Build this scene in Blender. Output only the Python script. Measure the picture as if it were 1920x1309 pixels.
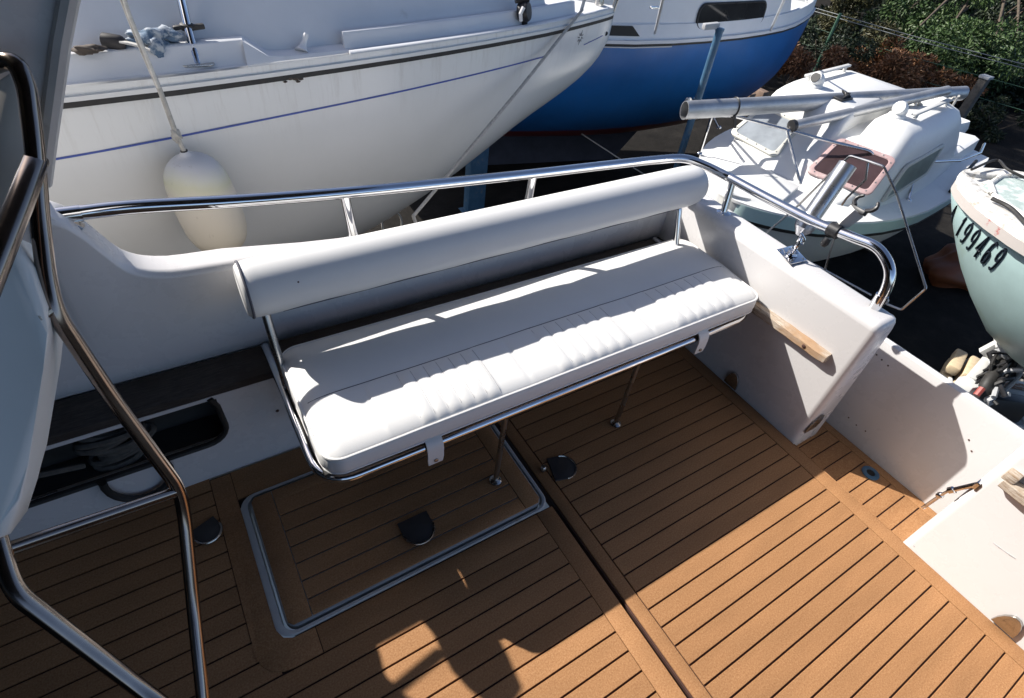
import bpy, bmesh, math, random
import numpy as np
from mathutils import Vector, Matrix, Euler

for _o in list(bpy.data.objects):
    bpy.data.objects.remove(_o)
scene = bpy.context.scene
COL = scene.collection
R = math.radians

# ------------------------------------------------------------------ camera
cam_data = bpy.data.cameras.new('camera')
cam_data.sensor_fit = 'HORIZONTAL'
cam_data.sensor_width = 36.0
cam_data.lens = 19.32
cam_data.clip_start = 0.02
cam_data.clip_end = 400.0
camera = bpy.data.objects.new('camera', cam_data)
COL.objects.link(camera)
_r = Vector((0.84909336, -0.51700129, 0.10839802))
_u = Vector((0.29086698, 0.62888218, 0.72104342))
_b = Vector((-0.44094996, -0.58070377, 0.68435828))
camera.matrix_world = Matrix(((_r.x, _u.x, _b.x, -0.8733), (_r.y, _u.y, _b.y, -0.2619),
                              (_r.z, _u.z, _b.z, 1.6987), (0, 0, 0, 1)))
scene.camera = camera

# ------------------------------------------------------------------ sky, sun, exposure
SUN = Vector((-0.432, 0.664, 0.603)).normalized()
SUN_EL = math.asin(SUN.z)
SUN_AZ = math.atan2(SUN.x, SUN.y)
world = bpy.data.worlds.new('World')
scene.world = world
world.use_nodes = True
wn = world.node_tree.nodes
wn.clear()
sky = wn.new('ShaderNodeTexSky')
sky.sky_type = 'NISHITA'
sky.sun_disc = False
sky.sun_elevation = SUN_EL
sky.sun_rotation = SUN_AZ % (2 * math.pi)
sky.dust_density = 1.0
sky.air_density = 0.5
sky.ozone_density = 0.6
bg = wn.new('ShaderNodeBackground')
bg.inputs['Strength'].default_value = 0.125
wo = wn.new('ShaderNodeOutputWorld')
world.node_tree.links.new(sky.outputs[0], bg.inputs[0])
world.node_tree.links.new(bg.outputs[0], wo.inputs[0])
sun_data = bpy.data.lights.new('sun', 'SUN')
sun_data.energy = 5.0
sun_data.angle = R(0.53)
sun_data.color = (1.0, 0.955, 0.89)
sun = bpy.data.objects.new('sun', sun_data)
COL.objects.link(sun)
sun.rotation_euler = SUN.to_track_quat('Z', 'Y').to_euler()
scene.view_settings.view_transform = 'Standard'
scene.view_settings.look = 'None'
scene.view_settings.gamma = 1.0
scene.view_settings.use_curve_mapping = False
scene.view_settings.exposure = 0.6
scene.render.engine = 'CYCLES'
scene.cycles.max_bounces = 7
scene.cycles.diffuse_bounces = 2
scene.cycles.glossy_bounces = 4
scene.cycles.transmission_bounces = 5
scene.cycles.caustics_reflective = False
scene.cycles.caustics_refractive = False
scene.cycles.sample_clamp_indirect = 6.0

# ------------------------------------------------------------------ materials
MATS = {}


def new_mat(name):
    m = bpy.data.materials.new(name)
    m.use_nodes = True
    nt = m.node_tree
    b = nt.nodes['Principled BSDF']
    return m, nt, b


def N(nt, kind, **kw):
    n = nt.nodes.new(kind)
    for k, v in kw.items():
        if k in n.inputs.keys():
            n.inputs[k].default_value = v
        else:
            setattr(n, k, v)
    return n


def ramp(nt, fac, stops):
    r = nt.nodes.new('ShaderNodeValToRGB')
    el = r.color_ramp.elements
    while len(el) > 1:
        el.remove(el[-1])
    el[0].position, el[0].color = stops[0][0], (*stops[0][1], 1)
    for p, c in stops[1:]:
        e = el.new(p)
        e.color = (*c, 1)
    nt.links.new(fac, r.inputs[0])
    return r.outputs[0]


def g(v):
    return (v, v, v)


def mixc(nt, fac, a, b):
    m = nt.nodes.new('ShaderNodeMix')
    m.data_type = 'RGBA'
    L = nt.links
    if hasattr(fac, 'links'):
        L.new(fac, m.inputs[0])
    else:
        m.inputs[0].default_value = fac
    for s, i in ((a, 6), (b, 7)):
        if hasattr(s, 'links'):
            L.new(s, m.inputs[i])
        else:
            m.inputs[i].default_value = (*s, 1)
    return m.outputs[2]


def tex(nt, scale, detail=4, rough=0.55, stretch=None, coord='Object', dist=0.0):
    if coord == 'World':
        src = nt.nodes.new('ShaderNodeNewGeometry').outputs['Position']
    else:
        src = nt.nodes.new('ShaderNodeTexCoord').outputs[coord]
    if stretch:
        mp = nt.nodes.new('ShaderNodeMapping')
        mp.inputs['Scale'].default_value = stretch
        nt.links.new(src, mp.inputs[0])
        src = mp.outputs[0]
    n = N(nt, 'ShaderNodeTexNoise', Scale=scale, Detail=detail, Roughness=rough, Distortion=dist)
    nt.links.new(src, n.inputs['Vector'])
    return n.outputs[0]


def bump(nt, b, height, strength, dist=0.002):
    n = N(nt, 'ShaderNodeBump', Strength=strength, Distance=dist)
    nt.links.new(height, n.inputs['Height'])
    nt.links.new(n.outputs[0], b.inputs['Normal'])


def mat(name, color, rough=0.5, metal=0.0, var=0.0, vscale=6.0, dirt=None, dirt_amt=(0.62, 0.78), dscale=3.0,
        bmp=0.0, bscale=60.0, spec=0.5, rvar=0.0, coat=0.0, stretch=None):
    m, nt, b = new_mat(name)
    b.inputs['Roughness'].default_value = rough
    b.inputs['Metallic'].default_value = metal
    b.inputs['Specular IOR Level'].default_value = spec
    b.inputs['Coat Weight'].default_value = coat
    c = Vector(color)
    out = None
    if var > 0:
        out = ramp(nt, tex(nt, vscale, 5, 0.6, stretch), [(0.3, tuple(c * (1 - var))), (0.7, tuple(c * (1 + var)))])
    if dirt is not None:
        f = ramp(nt, tex(nt, dscale, 8, 0.68, stretch), [(dirt_amt[0], g(0)), (dirt_amt[1], g(1))])
        out = mixc(nt, f, out if out is not None else tuple(c), dirt)
    if out is not None:
        nt.links.new(out, b.inputs['Base Color'])
    else:
        b.inputs['Base Color'].default_value = (*color, 1)
    if rvar > 0:
        rr = ramp(nt, tex(nt, 9.0, 5, 0.6), [(0.3, g(max(rough - rvar, 0.02))), (0.75, g(rough + rvar))])
        nt.links.new(rr, b.inputs['Roughness'])
    if bmp > 0:
        bump(nt, b, tex(nt, bscale, 3, 0.6), bmp)
    MATS[name] = m
    return m


GEL = mat('white_gelcoat', (0.70, 0.687, 0.685), 0.28, var=0.02, vscale=3, dirt=(0.62, 0.60, 0.58), dirt_amt=(0.62, 0.9), dscale=2.6, rvar=0.06, bmp=0.03, bscale=35)
ADDEDCANOPY = mat('added_canopy_dark', (0.03, 0.035, 0.045), 0.85, var=0.15)  # kept dark so the added canopy bounces little light
GEL2 = mat('yacht_gelcoat', (0.74, 0.74, 0.72), 0.22, var=0.03, vscale=1.5, dirt=(0.56, 0.54, 0.48), dirt_amt=(0.68, 0.9), dscale=1.7, rvar=0.06)
DECKWHITE = mat('deck_gelcoat', (0.74, 0.745, 0.75), 0.5, var=0.04, vscale=4, dirt=(0.5, 0.49, 0.46), dirt_amt=(0.64, 0.85), dscale=5)
VINYL = mat('white_vinyl', (0.78, 0.775, 0.76), 0.42, var=0.02, vscale=5, dirt=(0.66, 0.63, 0.59), dirt_amt=(0.66, 0.86), dscale=7, bmp=0.12, bscale=420)
PIPING = mat('vinyl_piping', (0.76, 0.755, 0.74), 0.4, bmp=0.05, bscale=200)
TUBEM = mat('brushed_tube', (0.52, 0.53, 0.56), 0.3, 0.9, rvar=0.08, var=0.1, vscale=20)
CHROME = mat('polished_steel', (0.74, 0.74, 0.75), 0.09, 1.0, rvar=0.05, var=0.05)
STEEL = mat('dull_steel', (0.50, 0.49, 0.47), 0.28, 1.0, rvar=0.1, var=0.12, dirt=(0.25, 0.17, 0.11), dirt_amt=(0.68, 0.82), dscale=14)
ALU = mat('weathered_aluminium', (0.47, 0.48, 0.49), 0.45, 0.75, var=0.15, vscale=7, dirt=(0.3, 0.29, 0.27), dirt_amt=(0.6, 0.8), dscale=6, rvar=0.1)
BLACK = mat('black_plastic', (0.018, 0.018, 0.02), 0.45)
RUBBER = mat('black_rubber', (0.022, 0.021, 0.02), 0.6, var=0.3, vscale=20, dirt=(0.09, 0.075, 0.06), dirt_amt=(0.6, 0.8), dscale=12)
CAULK = mat('brown_caulk', (0.075, 0.034, 0.026), 0.75, var=0.25, vscale=30)
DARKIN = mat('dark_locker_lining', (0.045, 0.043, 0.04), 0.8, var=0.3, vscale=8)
ROPE = mat('grey_rope', (0.42, 0.40, 0.36), 0.85, var=0.2, vscale=60, bmp=0.6, bscale=160)
ROPEW = mat('white_rope', (0.62, 0.60, 0.55), 0.85, var=0.15, vscale=60, bmp=0.6, bscale=160)
THREAD = mat('dark_thread', (0.10, 0.10, 0.12), 0.8)
GREYPAINT = mat('grey_paint', (0.40, 0.41, 0.42), 0.45, var=0.08, vscale=10, dirt=(0.2, 0.17, 0.13), dirt_amt=(0.6, 0.78), dscale=9)
LIGHTGREY = mat('light_grey_paint', (0.60, 0.60, 0.58), 0.5, var=0.08, vscale=9, dirt=(0.3, 0.26, 0.2), dirt_amt=(0.58, 0.74), dscale=8)
REDPLASTIC = mat('red_plastic', (0.30, 0.06, 0.05), 0.45, var=0.15, vscale=12)
BLUEPAINT = mat('blue_stand_paint', (0.055, 0.135, 0.225), 0.55, var=0.18, vscale=12, dirt=(0.20, 0.19, 0.17), dirt_amt=(0.56, 0.75), dscale=12)
STRIPE = mat('blue_stripe', (0.05, 0.09, 0.36), 0.4, var=0.1)
TARP = mat('orange_tarp', (0.20, 0.055, 0.016), 0.6, var=0.2, vscale=4, bmp=0.4, bscale=12)
BOOT = mat('black_boot', (0.025, 0.022, 0.022), 0.55, var=0.3, vscale=14)
TINTEDSTEEL = mat('reflection_tinted_steel', (0.30, 0.25, 0.215), 0.2, 1.0, rvar=0.07, var=0.12, vscale=8, dirt=(0.22, 0.15, 0.10), dirt_amt=(0.6, 0.8), dscale=9)  # brown tint stands in for dark surroundings reflected in the tubes
DARKROPE = mat('dark_rope', (0.10, 0.095, 0.085), 0.9, var=0.3, vscale=50, bmp=0.6, bscale=160)
PULL = mat('dark_grey_lift_plate', (0.055, 0.05, 0.048), 0.5, var=0.2, vscale=20)
BROWNSTUFF = mat('brown_cloth', (0.09, 0.07, 0.055), 0.8, var=0.4, vscale=25)
RAG = mat('blue_grey_cloth', (0.40, 0.44, 0.48), 0.85, dirt=(0.10, 0.16, 0.24), dirt_amt=(0.46, 0.54), dscale=26, bmp=0.4, bscale=50)
GREENPOST = mat('green_fence_paint', (0.045, 0.11, 0.07), 0.5, var=0.2, vscale=9)
WIRE = mat('fence_wire', (0.30, 0.32, 0.31), 0.5, 0.6)
DARKHOLE = mat('dark_opening', (0.008, 0.008, 0.009), 0.6)
TURQ = mat('turquoise_paint', (0.46, 0.63, 0.62), 0.42, var=0.07, vscale=4, dirt=(0.36, 0.48, 0.38), dirt_amt=(0.55, 0.8), dscale=4)
PEEL = mat('peeling_deck_paint', (0.60, 0.66, 0.64), 0.7, dirt=(0.38, 0.46, 0.43), dirt_amt=(0.45, 0.55), dscale=9, bmp=0.5, bscale=40)
RIMP = mat('worn_rim_paint', (0.70, 0.69, 0.66), 0.7, dirt=(0.36, 0.33, 0.28), dirt_amt=(0.5, 0.66), dscale=16, bmp=0.5, bscale=50)
RUBSTRAKE = mat('worn_red_rubbing_strake', (0.50, 0.46, 0.43), 0.65, dirt=(0.42, 0.09, 0.08), dirt_amt=(0.57, 0.64), dscale=7, bmp=0.3, bscale=40)
LETTER = mat('letter_paint', (0.012, 0.018, 0.03), 0.5)
PINKFRAME = mat('faded_pink_window_frame', (0.42, 0.29, 0.285), 0.5, var=0.08, vscale=12, dirt=(0.62, 0.56, 0.53), dirt_amt=(0.55, 0.75), dscale=15)
CREAMFRAME = mat('cream_window_frame', (0.62, 0.61, 0.55), 0.5, var=0.08, vscale=12)
SMALLBOAT = mat('small_boat_gelcoat', (0.80, 0.80, 0.78), 0.4, var=0.03, vscale=3, dirt=(0.62, 0.61, 0.57), dirt_amt=(0.62, 0.85), dscale=4)
SMALLHULL = mat('small_boat_hull', (0.66, 0.66, 0.63), 0.45, var=0.05, vscale=3, dirt=(0.36, 0.36, 0.31), dirt_amt=(0.55, 0.8), dscale=3, stretch=(1, 1, 0.3))
AQUA = mat('aqua_gunwale', (0.55, 0.72, 0.69), 0.4, var=0.05, vscale=5)
BARK = mat('bark', (0.09, 0.07, 0.05), 0.9, var=0.35, vscale=10, bmp=0.7, bscale=25)
LOGEND = mat('cut_timber', (0.58, 0.46, 0.30), 0.8, var=0.12, vscale=20)
POSTWOOD = mat('grey_post_wood', (0.11, 0.10, 0.085), 0.9, var=0.3, vscale=18, bmp=0.5, bscale=60)
BEIGE = mat('beige_panel', (0.60, 0.54, 0.46), 0.6, var=0.08, vscale=5)
GREENCOVER = mat('pale_moulding', (0.82, 0.83, 0.80), 0.45, var=0.04, vscale=4, bmp=0.06, bscale=40)


def mat_hull(name, top, low, zsplit, rough=0.35, width=0.03, streak=0.25):
    """painted hull, antifouling colour below the waterline height zsplit (object space)"""
    m, nt, b = new_mat(name)
    b.inputs['Roughness'].default_value = rough
    tc = nt.nodes.new('ShaderNodeTexCoord')
    sep = nt.nodes.new('ShaderNodeSeparateXYZ')
    nt.links.new(tc.outputs['Object'], sep.inputs[0])
    nz = tex(nt, 3.0, 6, 0.7)
    add = N(nt, 'ShaderNodeMath', operation='MULTIPLY_ADD')
    nt.links.new(nz, add.inputs[0]); add.inputs[1].default_value = 0.03
    nt.links.new(sep.outputs[2], add.inputs[2])
    mr = N(nt, 'ShaderNodeMapRange')
    mr.inputs[1].default_value = zsplit; mr.inputs[2].default_value = zsplit + width
    nt.links.new(add.outputs[0], mr.inputs[0])
    st = ramp(nt, tex(nt, 4.0, 6, 0.65, stretch=(3, 3, 0.25)), [(0.45, g(0)), (0.9, g(streak))])
    topc = mixc(nt, st, top, tuple(Vector(top) * 0.75 + Vector((0.06, 0.06, 0.06))))
    wv = ramp(nt, tex(nt, 2.0, 5, 0.6), [(0.3, g(0.85)), (0.7, g(1.1))])
    mul = nt.nodes.new('ShaderNodeMix'); mul.data_type = 'RGBA'; mul.blend_type = 'MULTIPLY'
    mul.inputs[0].default_value = 1.0
    nt.links.new(mixc(nt, mr.outputs[0], low, topc), mul.inputs[6])
    nt.links.new(wv, mul.inputs[7])
    nt.links.new(mul.outputs[2], b.inputs['Base Color'])
    MATS[name] = m
    return m


BLUEHULL = mat_hull('blue_hull_paint', (0.018, 0.15, 0.43), (0.22, 0.022, 0.016), -0.80)


def mat_yacht():
    """white gelcoat with grime streaks hanging under the rubbing strake"""
    m, nt, b = new_mat('yacht_hull_gelcoat')
    b.inputs['Roughness'].default_value = 0.2
    base = ramp(nt, tex(nt, 1.6, 5, 0.6), [(0.3, (0.73, 0.735, 0.71)), (0.7, (0.79, 0.79, 0.77))])
    tc = nt.nodes.new('ShaderNodeTexCoord')
    sep = nt.nodes.new('ShaderNodeSeparateXYZ')
    nt.links.new(tc.outputs['Object'], sep.inputs[0])
    mr = N(nt, 'ShaderNodeMapRange')
    mr.inputs[1].default_value = 0.62; mr.inputs[2].default_value = 0.84
    nt.links.new(sep.outputs[2], mr.inputs[0])
    st = ramp(nt, tex(nt, 5.0, 8, 0.75, stretch=(5, 5, 0.5)), [(0.52, g(0)), (0.72, g(1))])
    ml = N(nt, 'ShaderNodeMath', operation='MULTIPLY')
    nt.links.new(mr.outputs[0], ml.inputs[0]); nt.links.new(st, ml.inputs[1])
    ml2 = N(nt, 'ShaderNodeMath', operation='MULTIPLY'); ml2.inputs[1].default_value = 0.3
    nt.links.new(ml.outputs[0], ml2.inputs[0])
    nt.links.new(mixc(nt, ml2.outputs[0], base, (0.36, 0.31, 0.25)), b.inputs['Base Color'])
    MATS['yacht_hull_gelcoat'] = m
    return m


YACHTHULL = mat_yacht()


def mat_teak():
    m, nt, b = new_mat('synthetic_teak')
    b.inputs['Roughness'].default_value = 0.62
    b.inputs['Specular IOR Level'].default_value = 0.22
    fine = tex(nt, 210.0, 3, 0.75, coord='World')
    grain = ramp(nt, fine, [(0.26, (0.28, 0.13, 0.055)), (0.5, (0.405, 0.207, 0.092)), (0.66, (0.475, 0.262, 0.126)), (0.76, (0.58, 0.37, 0.20))])
    oi = nt.nodes.new('ShaderNodeObjectInfo')
    hv = ramp(nt, oi.outputs['Random'], [(0.0, (0.92, 0.915, 0.91)), (1.0, (1.06, 1.06, 1.06))])
    blot = ramp(nt, tex(nt, 7.0, 5, 0.6, stretch=(0.5, 2.0, 1), coord='World'), [(0.3, g(0.88)), (0.72, g(1.08))])
    m1 = nt.nodes.new('ShaderNodeMix'); m1.data_type = 'RGBA'; m1.blend_type = 'MULTIPLY'; m1.inputs[0].default_value = 1
    nt.links.new(grain, m1.inputs[6]); nt.links.new(hv, m1.inputs[7])
    m2 = nt.nodes.new('ShaderNodeMix'); m2.data_type = 'RGBA'; m2.blend_type = 'MULTIPLY'; m2.inputs[0].default_value = 1
    nt.links.new(m1.outputs[2], m2.inputs[6]); nt.links.new(blot, m2.inputs[7])
    nt.links.new(m2.outputs[2], b.inputs['Base Color'])
    bump(nt, b, fine, 0.35, 0.0012)
    MATS['synthetic_teak'] = m
    return m


TEAK = mat_teak()


def mat_fender():
    """yellowed vinyl, paler at the shoulder with a greenish algae ring below it"""
    m, nt, b = new_mat('fender_vinyl')
    b.inputs['Roughness'].default_value = 0.55
    tc = nt.nodes.new('ShaderNodeTexCoord')
    sep = nt.nodes.new('ShaderNodeSeparateXYZ')
    nt.links.new(tc.outputs['Object'], sep.inputs[0])
    ma = N(nt, 'ShaderNodeMath', operation='MULTIPLY_ADD')
    nt.links.new(tex(nt, 6.0, 4, 0.6), ma.inputs[0]); ma.inputs[1].default_value = 0.10
    nt.links.new(sep.outputs[2], ma.inputs[2])
    mr = N(nt, 'ShaderNodeMapRange')
    mr.inputs[1].default_value = 0.36; mr.inputs[2].default_value = 0.80
    nt.links.new(ma.outputs[0], mr.inputs[0])
    c = ramp(nt, mr.outputs[0], [(0.0, (0.50, 0.43, 0.31)), (0.18, (0.62, 0.56, 0.45)), (0.6, (0.66, 0.61, 0.52)), (0.70, (0.60, 0.59, 0.43)), (0.78, (0.62, 0.62, 0.54)), (0.86, (0.62, 0.62, 0.63))])
    f = ramp(nt, tex(nt, 30.0, 6, 0.75, stretch=(1, 1, 0.5)), [(0.62, g(0)), (0.74, g(0.55))])
    nt.links.new(mixc(nt, f, c, (0.27, 0.24, 0.18)), b.inputs['Base Color'])
    bump(nt, b, tex(nt, 60.0, 3, 0.6), 0.1)
    return m


FENDERM = mat_fender()


def mat_weathered(name, light, dark, stretch):
    m, nt, b = new_mat(name)
    b.inputs['Roughness'].default_value = 0.85
    fib = tex(nt, 22.0, 6, 0.7, stretch=stretch, dist=0.6)
    c = ramp(nt, fib, [(0.3, dark), (0.5, tuple((Vector(light) + Vector(dark)) / 2)), (0.66, light)])
    warm = ramp(nt, tex(nt, 6.0, 4, 0.6), [(0.45, g(0)), (0.62, g(0.8))])
    nt.links.new(mixc(nt, warm, c, tuple(Vector(dark) * 1.2 + Vector((0.10, 0.03, 0.0)) * light[0])), b.inputs['Base Color'])
    bump(nt, b, fib, 0.7, 0.004)
    MATS[name] = m
    return m


OLDWOOD = mat_weathered('peeling_varnished_wood', (0.62, 0.56, 0.48), (0.28, 0.18, 0.10), (9, 1.2, 9))
OLDWOODX = mat_weathered('grey_weathered_wood', (0.085, 0.07, 0.06), (0.03, 0.024, 0.02), (1.2, 9, 9))


def mat_glass(name, color, rough=0.12, trans=0.0):
    m, nt, b = new_mat(name)
    b.inputs['Roughness'].default_value = rough
    b.inputs['Transmission Weight'].default_value = trans
    b.inputs['IOR'].default_value = 1.45
    c = Vector(color)
    out = ramp(nt, tex(nt, 5.0, 5, 0.6), [(0.3, tuple(c * 0.75)), (0.7, tuple(c * 1.2))])
    nt.links.new(out, b.inputs['Base Color'])
    MATS[name] = m
    return m


GLASSDARK = mat_glass('dark_tinted_acrylic', (0.02, 0.022, 0.024), 0.08)
GLASSPINK = mat_glass('faded_brown_acrylic', (0.055, 0.034, 0.035), 0.14)
GLASSGREY = mat_glass('hazy_grey_acrylic', (0.30, 0.33, 0.36), 0.3)
GLASSGREEN = mat_glass('hazy_green_acrylic', (0.20, 0.25, 0.23), 0.3)


def mat_ground():
    m, nt, b = new_mat('dark_yard_ground')
    b.inputs['Roughness'].default_value = 0.95
    b.inputs['Specular IOR Level'].default_value = 0.15
    c = ramp(nt, tex(nt, 3.5, 10, 0.72), [(0.3, (0.009, 0.008, 0.007)), (0.55, (0.018, 0.016, 0.014)), (0.75, (0.034, 0.030, 0.025))])
    nt.links.new(c, b.inputs['Base Color'])
    bump(nt, b, tex(nt, 40.0, 6, 0.7), 0.6, 0.02)
    return m


GROUND = mat_ground()


def mat_leaf(name, c1, c2, c3):
    m, nt, b = new_mat(name)
    b.inputs['Roughness'].default_value = 0.5
    b.inputs['Specular IOR Level'].default_value = 0.35
    at = nt.nodes.new('ShaderNodeAttribute')
    at.attribute_name = 'tint'
    c = ramp(nt, at.outputs['Fac'], [(0.0, c1), (0.6, c2), (1.0, c3)])
    nt.links.new(c, b.inputs['Base Color'])
    b.inputs['Transmission Weight'].default_value = 0.0
    MATS[name] = m
    return m


LEAFDARK = mat_leaf('dark_conifer_leaf', (0.010, 0.018, 0.008), (0.024, 0.038, 0.016), (0.05, 0.07, 0.028))
LEAFGREEN = mat_leaf('green_leaf', (0.022, 0.045, 0.015), (0.058, 0.105, 0.032), (0.12, 0.175, 0.065))
LEAFOLIVE = mat_leaf('olive_leaf', (0.035, 0.038, 0.014), (0.075, 0.072, 0.028), (0.14, 0.125, 0.055))
LEAFBROWN = mat_leaf('dead_fern_leaf', (0.11, 0.05, 0.023), (0.27, 0.125, 0.056), (0.42, 0.245, 0.125))

# ------------------------------------------------------------------ mesh helpers
def V(*a):
    return Vector(a[0] if len(a) == 1 else a)


def obj(name, bm, material, parent=None, smooth=40, rel=True, mats=None):
    """link a bmesh as one object; when the parent is an Empty the mesh keeps world coordinates"""
    me = bpy.data.meshes.new(name)
    bmesh.ops.recalc_face_normals(bm, faces=bm.faces[:])
    if smooth:
        for f in bm.faces:
            f.smooth = True
        for e in bm.edges:
            if len(e.link_faces) == 2 and e.calc_face_angle(0) > R(smooth):
                e.smooth = False
    bm.to_mesh(me)
    bm.free()
    for mm in (mats or [material]):
        me.materials.append(mm)
    o = bpy.data.objects.new(name, me)
    COL.objects.link(o)
    if parent is not None:
        o.parent = parent
        o.matrix_parent_inverse = world_of(parent).inverted()
    return o


def world_of(o):
    m = o.matrix_parent_inverse @ o.matrix_basis if o.parent else o.matrix_basis
    return (world_of(o.parent) @ m) if o.parent else m.copy()


def tag(o, label, cat, group=None):
    o['label'] = label
    o['category'] = cat
    if group:
        o['group'] = group
    return o


def thing(name, label, cat, loc, group=None):
    o = bpy.data.objects.new(name, None)
    o.empty_display_size = 0.1
    o.location = loc
    COL.objects.link(o)
    return tag(o, label, cat, group)


def copy_tree(o, parent=None, delta=None):
    c = o.copy()
    COL.objects.link(c)
    if parent is not None:
        c.parent = parent
    for ch in list(o.children):
        copy_tree(ch, c)
    return c


def B():
    return bmesh.new()


def fillet(pts, r, n=6, closed=False):
    pts = [V(p) for p in pts]
    if len(pts) < 3:
        return pts
    out = []
    m = len(pts)
    for i in range(m):
        if not closed and i in (0, m - 1):
            out.append(pts[i]); continue
        a, p, c = pts[i - 1], pts[i], pts[(i + 1) % m]
        d1 = (a - p); d2 = (c - p)
        l = min(r, d1.length * 0.48, d2.length * 0.48)
        q1 = p + d1.normalized() * l; q2 = p + d2.normalized() * l
        for k in range(n + 1):
            t = k / n
            out.append(q1 * (1 - t) ** 2 + p * 2 * t * (1 - t) + q2 * t * t)
    return out


def spline(pts, n=8):
    pts = [V(p) for p in pts]
    P = [pts[0] * 2 - pts[1]] + pts + [pts[-1] * 2 - pts[-2]]
    out = []
    for i in range(1, len(P) - 2):
        a, b, c, d = P[i - 1:i + 3]
        for k in range(n):
            t = k / n
            out.append(0.5 * ((2 * b) + (c - a) * t + (2 * a - 5 * b + 4 * c - d) * t * t + (3 * b - a - 3 * c + d) * t ** 3))
    out.append(pts[-1])
    return out


def loft(bm, rings, closed_ring=True, cap=True, closed_path=False):
    vs = [[bm.verts.new(p) for p in ring] for ring in rings]
    n = len(vs[0])
    m = len(vs)
    for i in range(m if closed_path else m - 1):
        a, b = vs[i], vs[(i + 1) % m]
        for j in range(n if closed_ring else n - 1):
            k = (j + 1) % n
            try:
                bm.faces.new((a[j], a[k], b[k], b[j]))
            except ValueError:
                pass
    if cap and not closed_path:
        for r_ in (vs[0], vs[-1]):
            try:
                bm.faces.new(r_)
            except ValueError:
                pass
    return vs


def tube(bm, pts, r, seg=10, closed=False, cap=True):
    pts = [V(p) for p in pts]
    m = len(pts)
    rad = r if isinstance(r, (list, tuple)) else [r] * m
    rings = []
    prev = None
    for i in range(m):
        if closed:
            t = pts[(i + 1) % m] - pts[i - 1]
        else:
            t = pts[min(i + 1, m - 1)] - pts[max(i - 1, 0)]
        if t.length < 1e-9:
            t = V(0, 0, 1)
        t.normalize()
        if prev is None:
            ref = V(0, 0, 1) if abs(t.z) < 0.9 else V(1, 0, 0)
            n = t.cross(ref).normalized()
        else:
            n = (prev - t * prev.dot(t))
            if n.length < 1e-6:
                n = t.orthogonal()
            n.normalize()
        prev = n
        b = t.cross(n)
        rings.append([pts[i] + (n * math.cos(a) + b * math.sin(a)) * rad[i]
                      for a in [2 * math.pi * k / seg for k in range(seg)]])
    return loft(bm, rings, True, cap, closed)


def box(bm, lo, hi, bev=0.0, seg=2, rot=None, org=None):
    lo, hi = V(lo), V(hi)
    mtx = Matrix.Translation((lo + hi) / 2) @ Matrix.Diagonal((*(hi - lo), 1))
    res = bmesh.ops.create_cube(bm, size=1.0, matrix=mtx)
    vs = res['verts']
    if bev > 0:
        es = list({e for v in vs for e in v.link_edges})
        rr = bmesh.ops.bevel(bm, geom=es, offset=bev, segments=seg, affect='EDGES', profile=0.5)
        vs = list({v for v in rr['verts']} | {v for v in vs if v.is_valid})
    if rot is not None:
        bmesh.ops.rotate(bm, verts=vs, cent=V(org) if org is not None else (lo + hi) / 2, matrix=rot)
    return vs


def frame_axes(z, hint=None):
    z = V(z).normalized()
    h = V(hint) if hint is not None else (V(0, 0, 1) if abs(z.z) < 0.9 else V(1, 0, 0))
    x = h.cross(z)
    if x.length < 1e-6:
        x = z.orthogonal()
    x.normalize()
    y = z.cross(x)
    return x, y, z


def lathe(bm, prof, org, axis=(0, 0, 1), seg=20, cap=True):
    x, y, z = frame_axes(axis)
    org = V(org)
    rings = [[org + z * h + (x * math.cos(a) + y * math.sin(a)) * max(r_, 1e-4)
              for a in [2 * math.pi * k / seg for k in range(seg)]] for r_, h in prof]
    return loft(bm, rings, True, cap)


def obox(bm, org, size, ax=(1, 0, 0), up=(0, 0, 1), bev=0.0, seg=2):
    """box centred at org, local x along ax, local z near up"""
    x = V(ax).normalized()
    z = V(up) - x * V(up).dot(x)
    z.normalize()
    y = z.cross(x)
    rot = Matrix((x, y, z)).transposed()
    s = V(size) / 2
    vs = box(bm, -s, s, bev, seg)
    bmesh.ops.transform(bm, matrix=Matrix.Translation(V(org)) @ rot.to_4x4(), verts=vs)
    return vs


def prism(bm, poly, nrm, depth, bev=0.0):
    """extrude a planar polygon (list of 3-D points) along nrm by depth"""
    nrm = V(nrm).normalized()
    a = [bm.verts.new(V(p)) for p in poly]
    b = [bm.verts.new(V(p) + nrm * depth) for p in poly]
    n = len(a)
    fs = [bm.faces.new(a), bm.faces.new(b[::-1])]
    for i in range(n):
        fs.append(bm.faces.new((a[i], b[i], b[(i + 1) % n], a[(i + 1) % n])))
    if bev > 0:
        es = [e for f in fs[:2] for e in f.edges]
        bmesh.ops.bevel(bm, geom=es, offset=bev, segments=2, affect='EDGES', profile=0.5)
    return a, b


def rrect(w, h, r, n=5):
    """rounded rectangle outline, centred, list of 2-D points"""
    out = []
    for cx, cy, a0 in ((w / 2 - r, h / 2 - r, 0), (-w / 2 + r, h / 2 - r, 90), (-w / 2 + r, -h / 2 + r, 180), (w / 2 - r, -h / 2 + r, 270)):
        for k in range(n + 1):
            a = R(a0 + 90 * k / n)
            out.append((cx + r * math.cos(a), cy + r * math.sin(a)))
    return out


def lerp_table(tab, s):
    if s <= tab[0][0]:
        return tab[0][1]
    for (a, va), (b, vb) in zip(tab, tab[1:]):
        if s <= b:
            t = (s - a) / (b - a)
            return va + (vb - va) * t
    return tab[-1][1]


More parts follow.
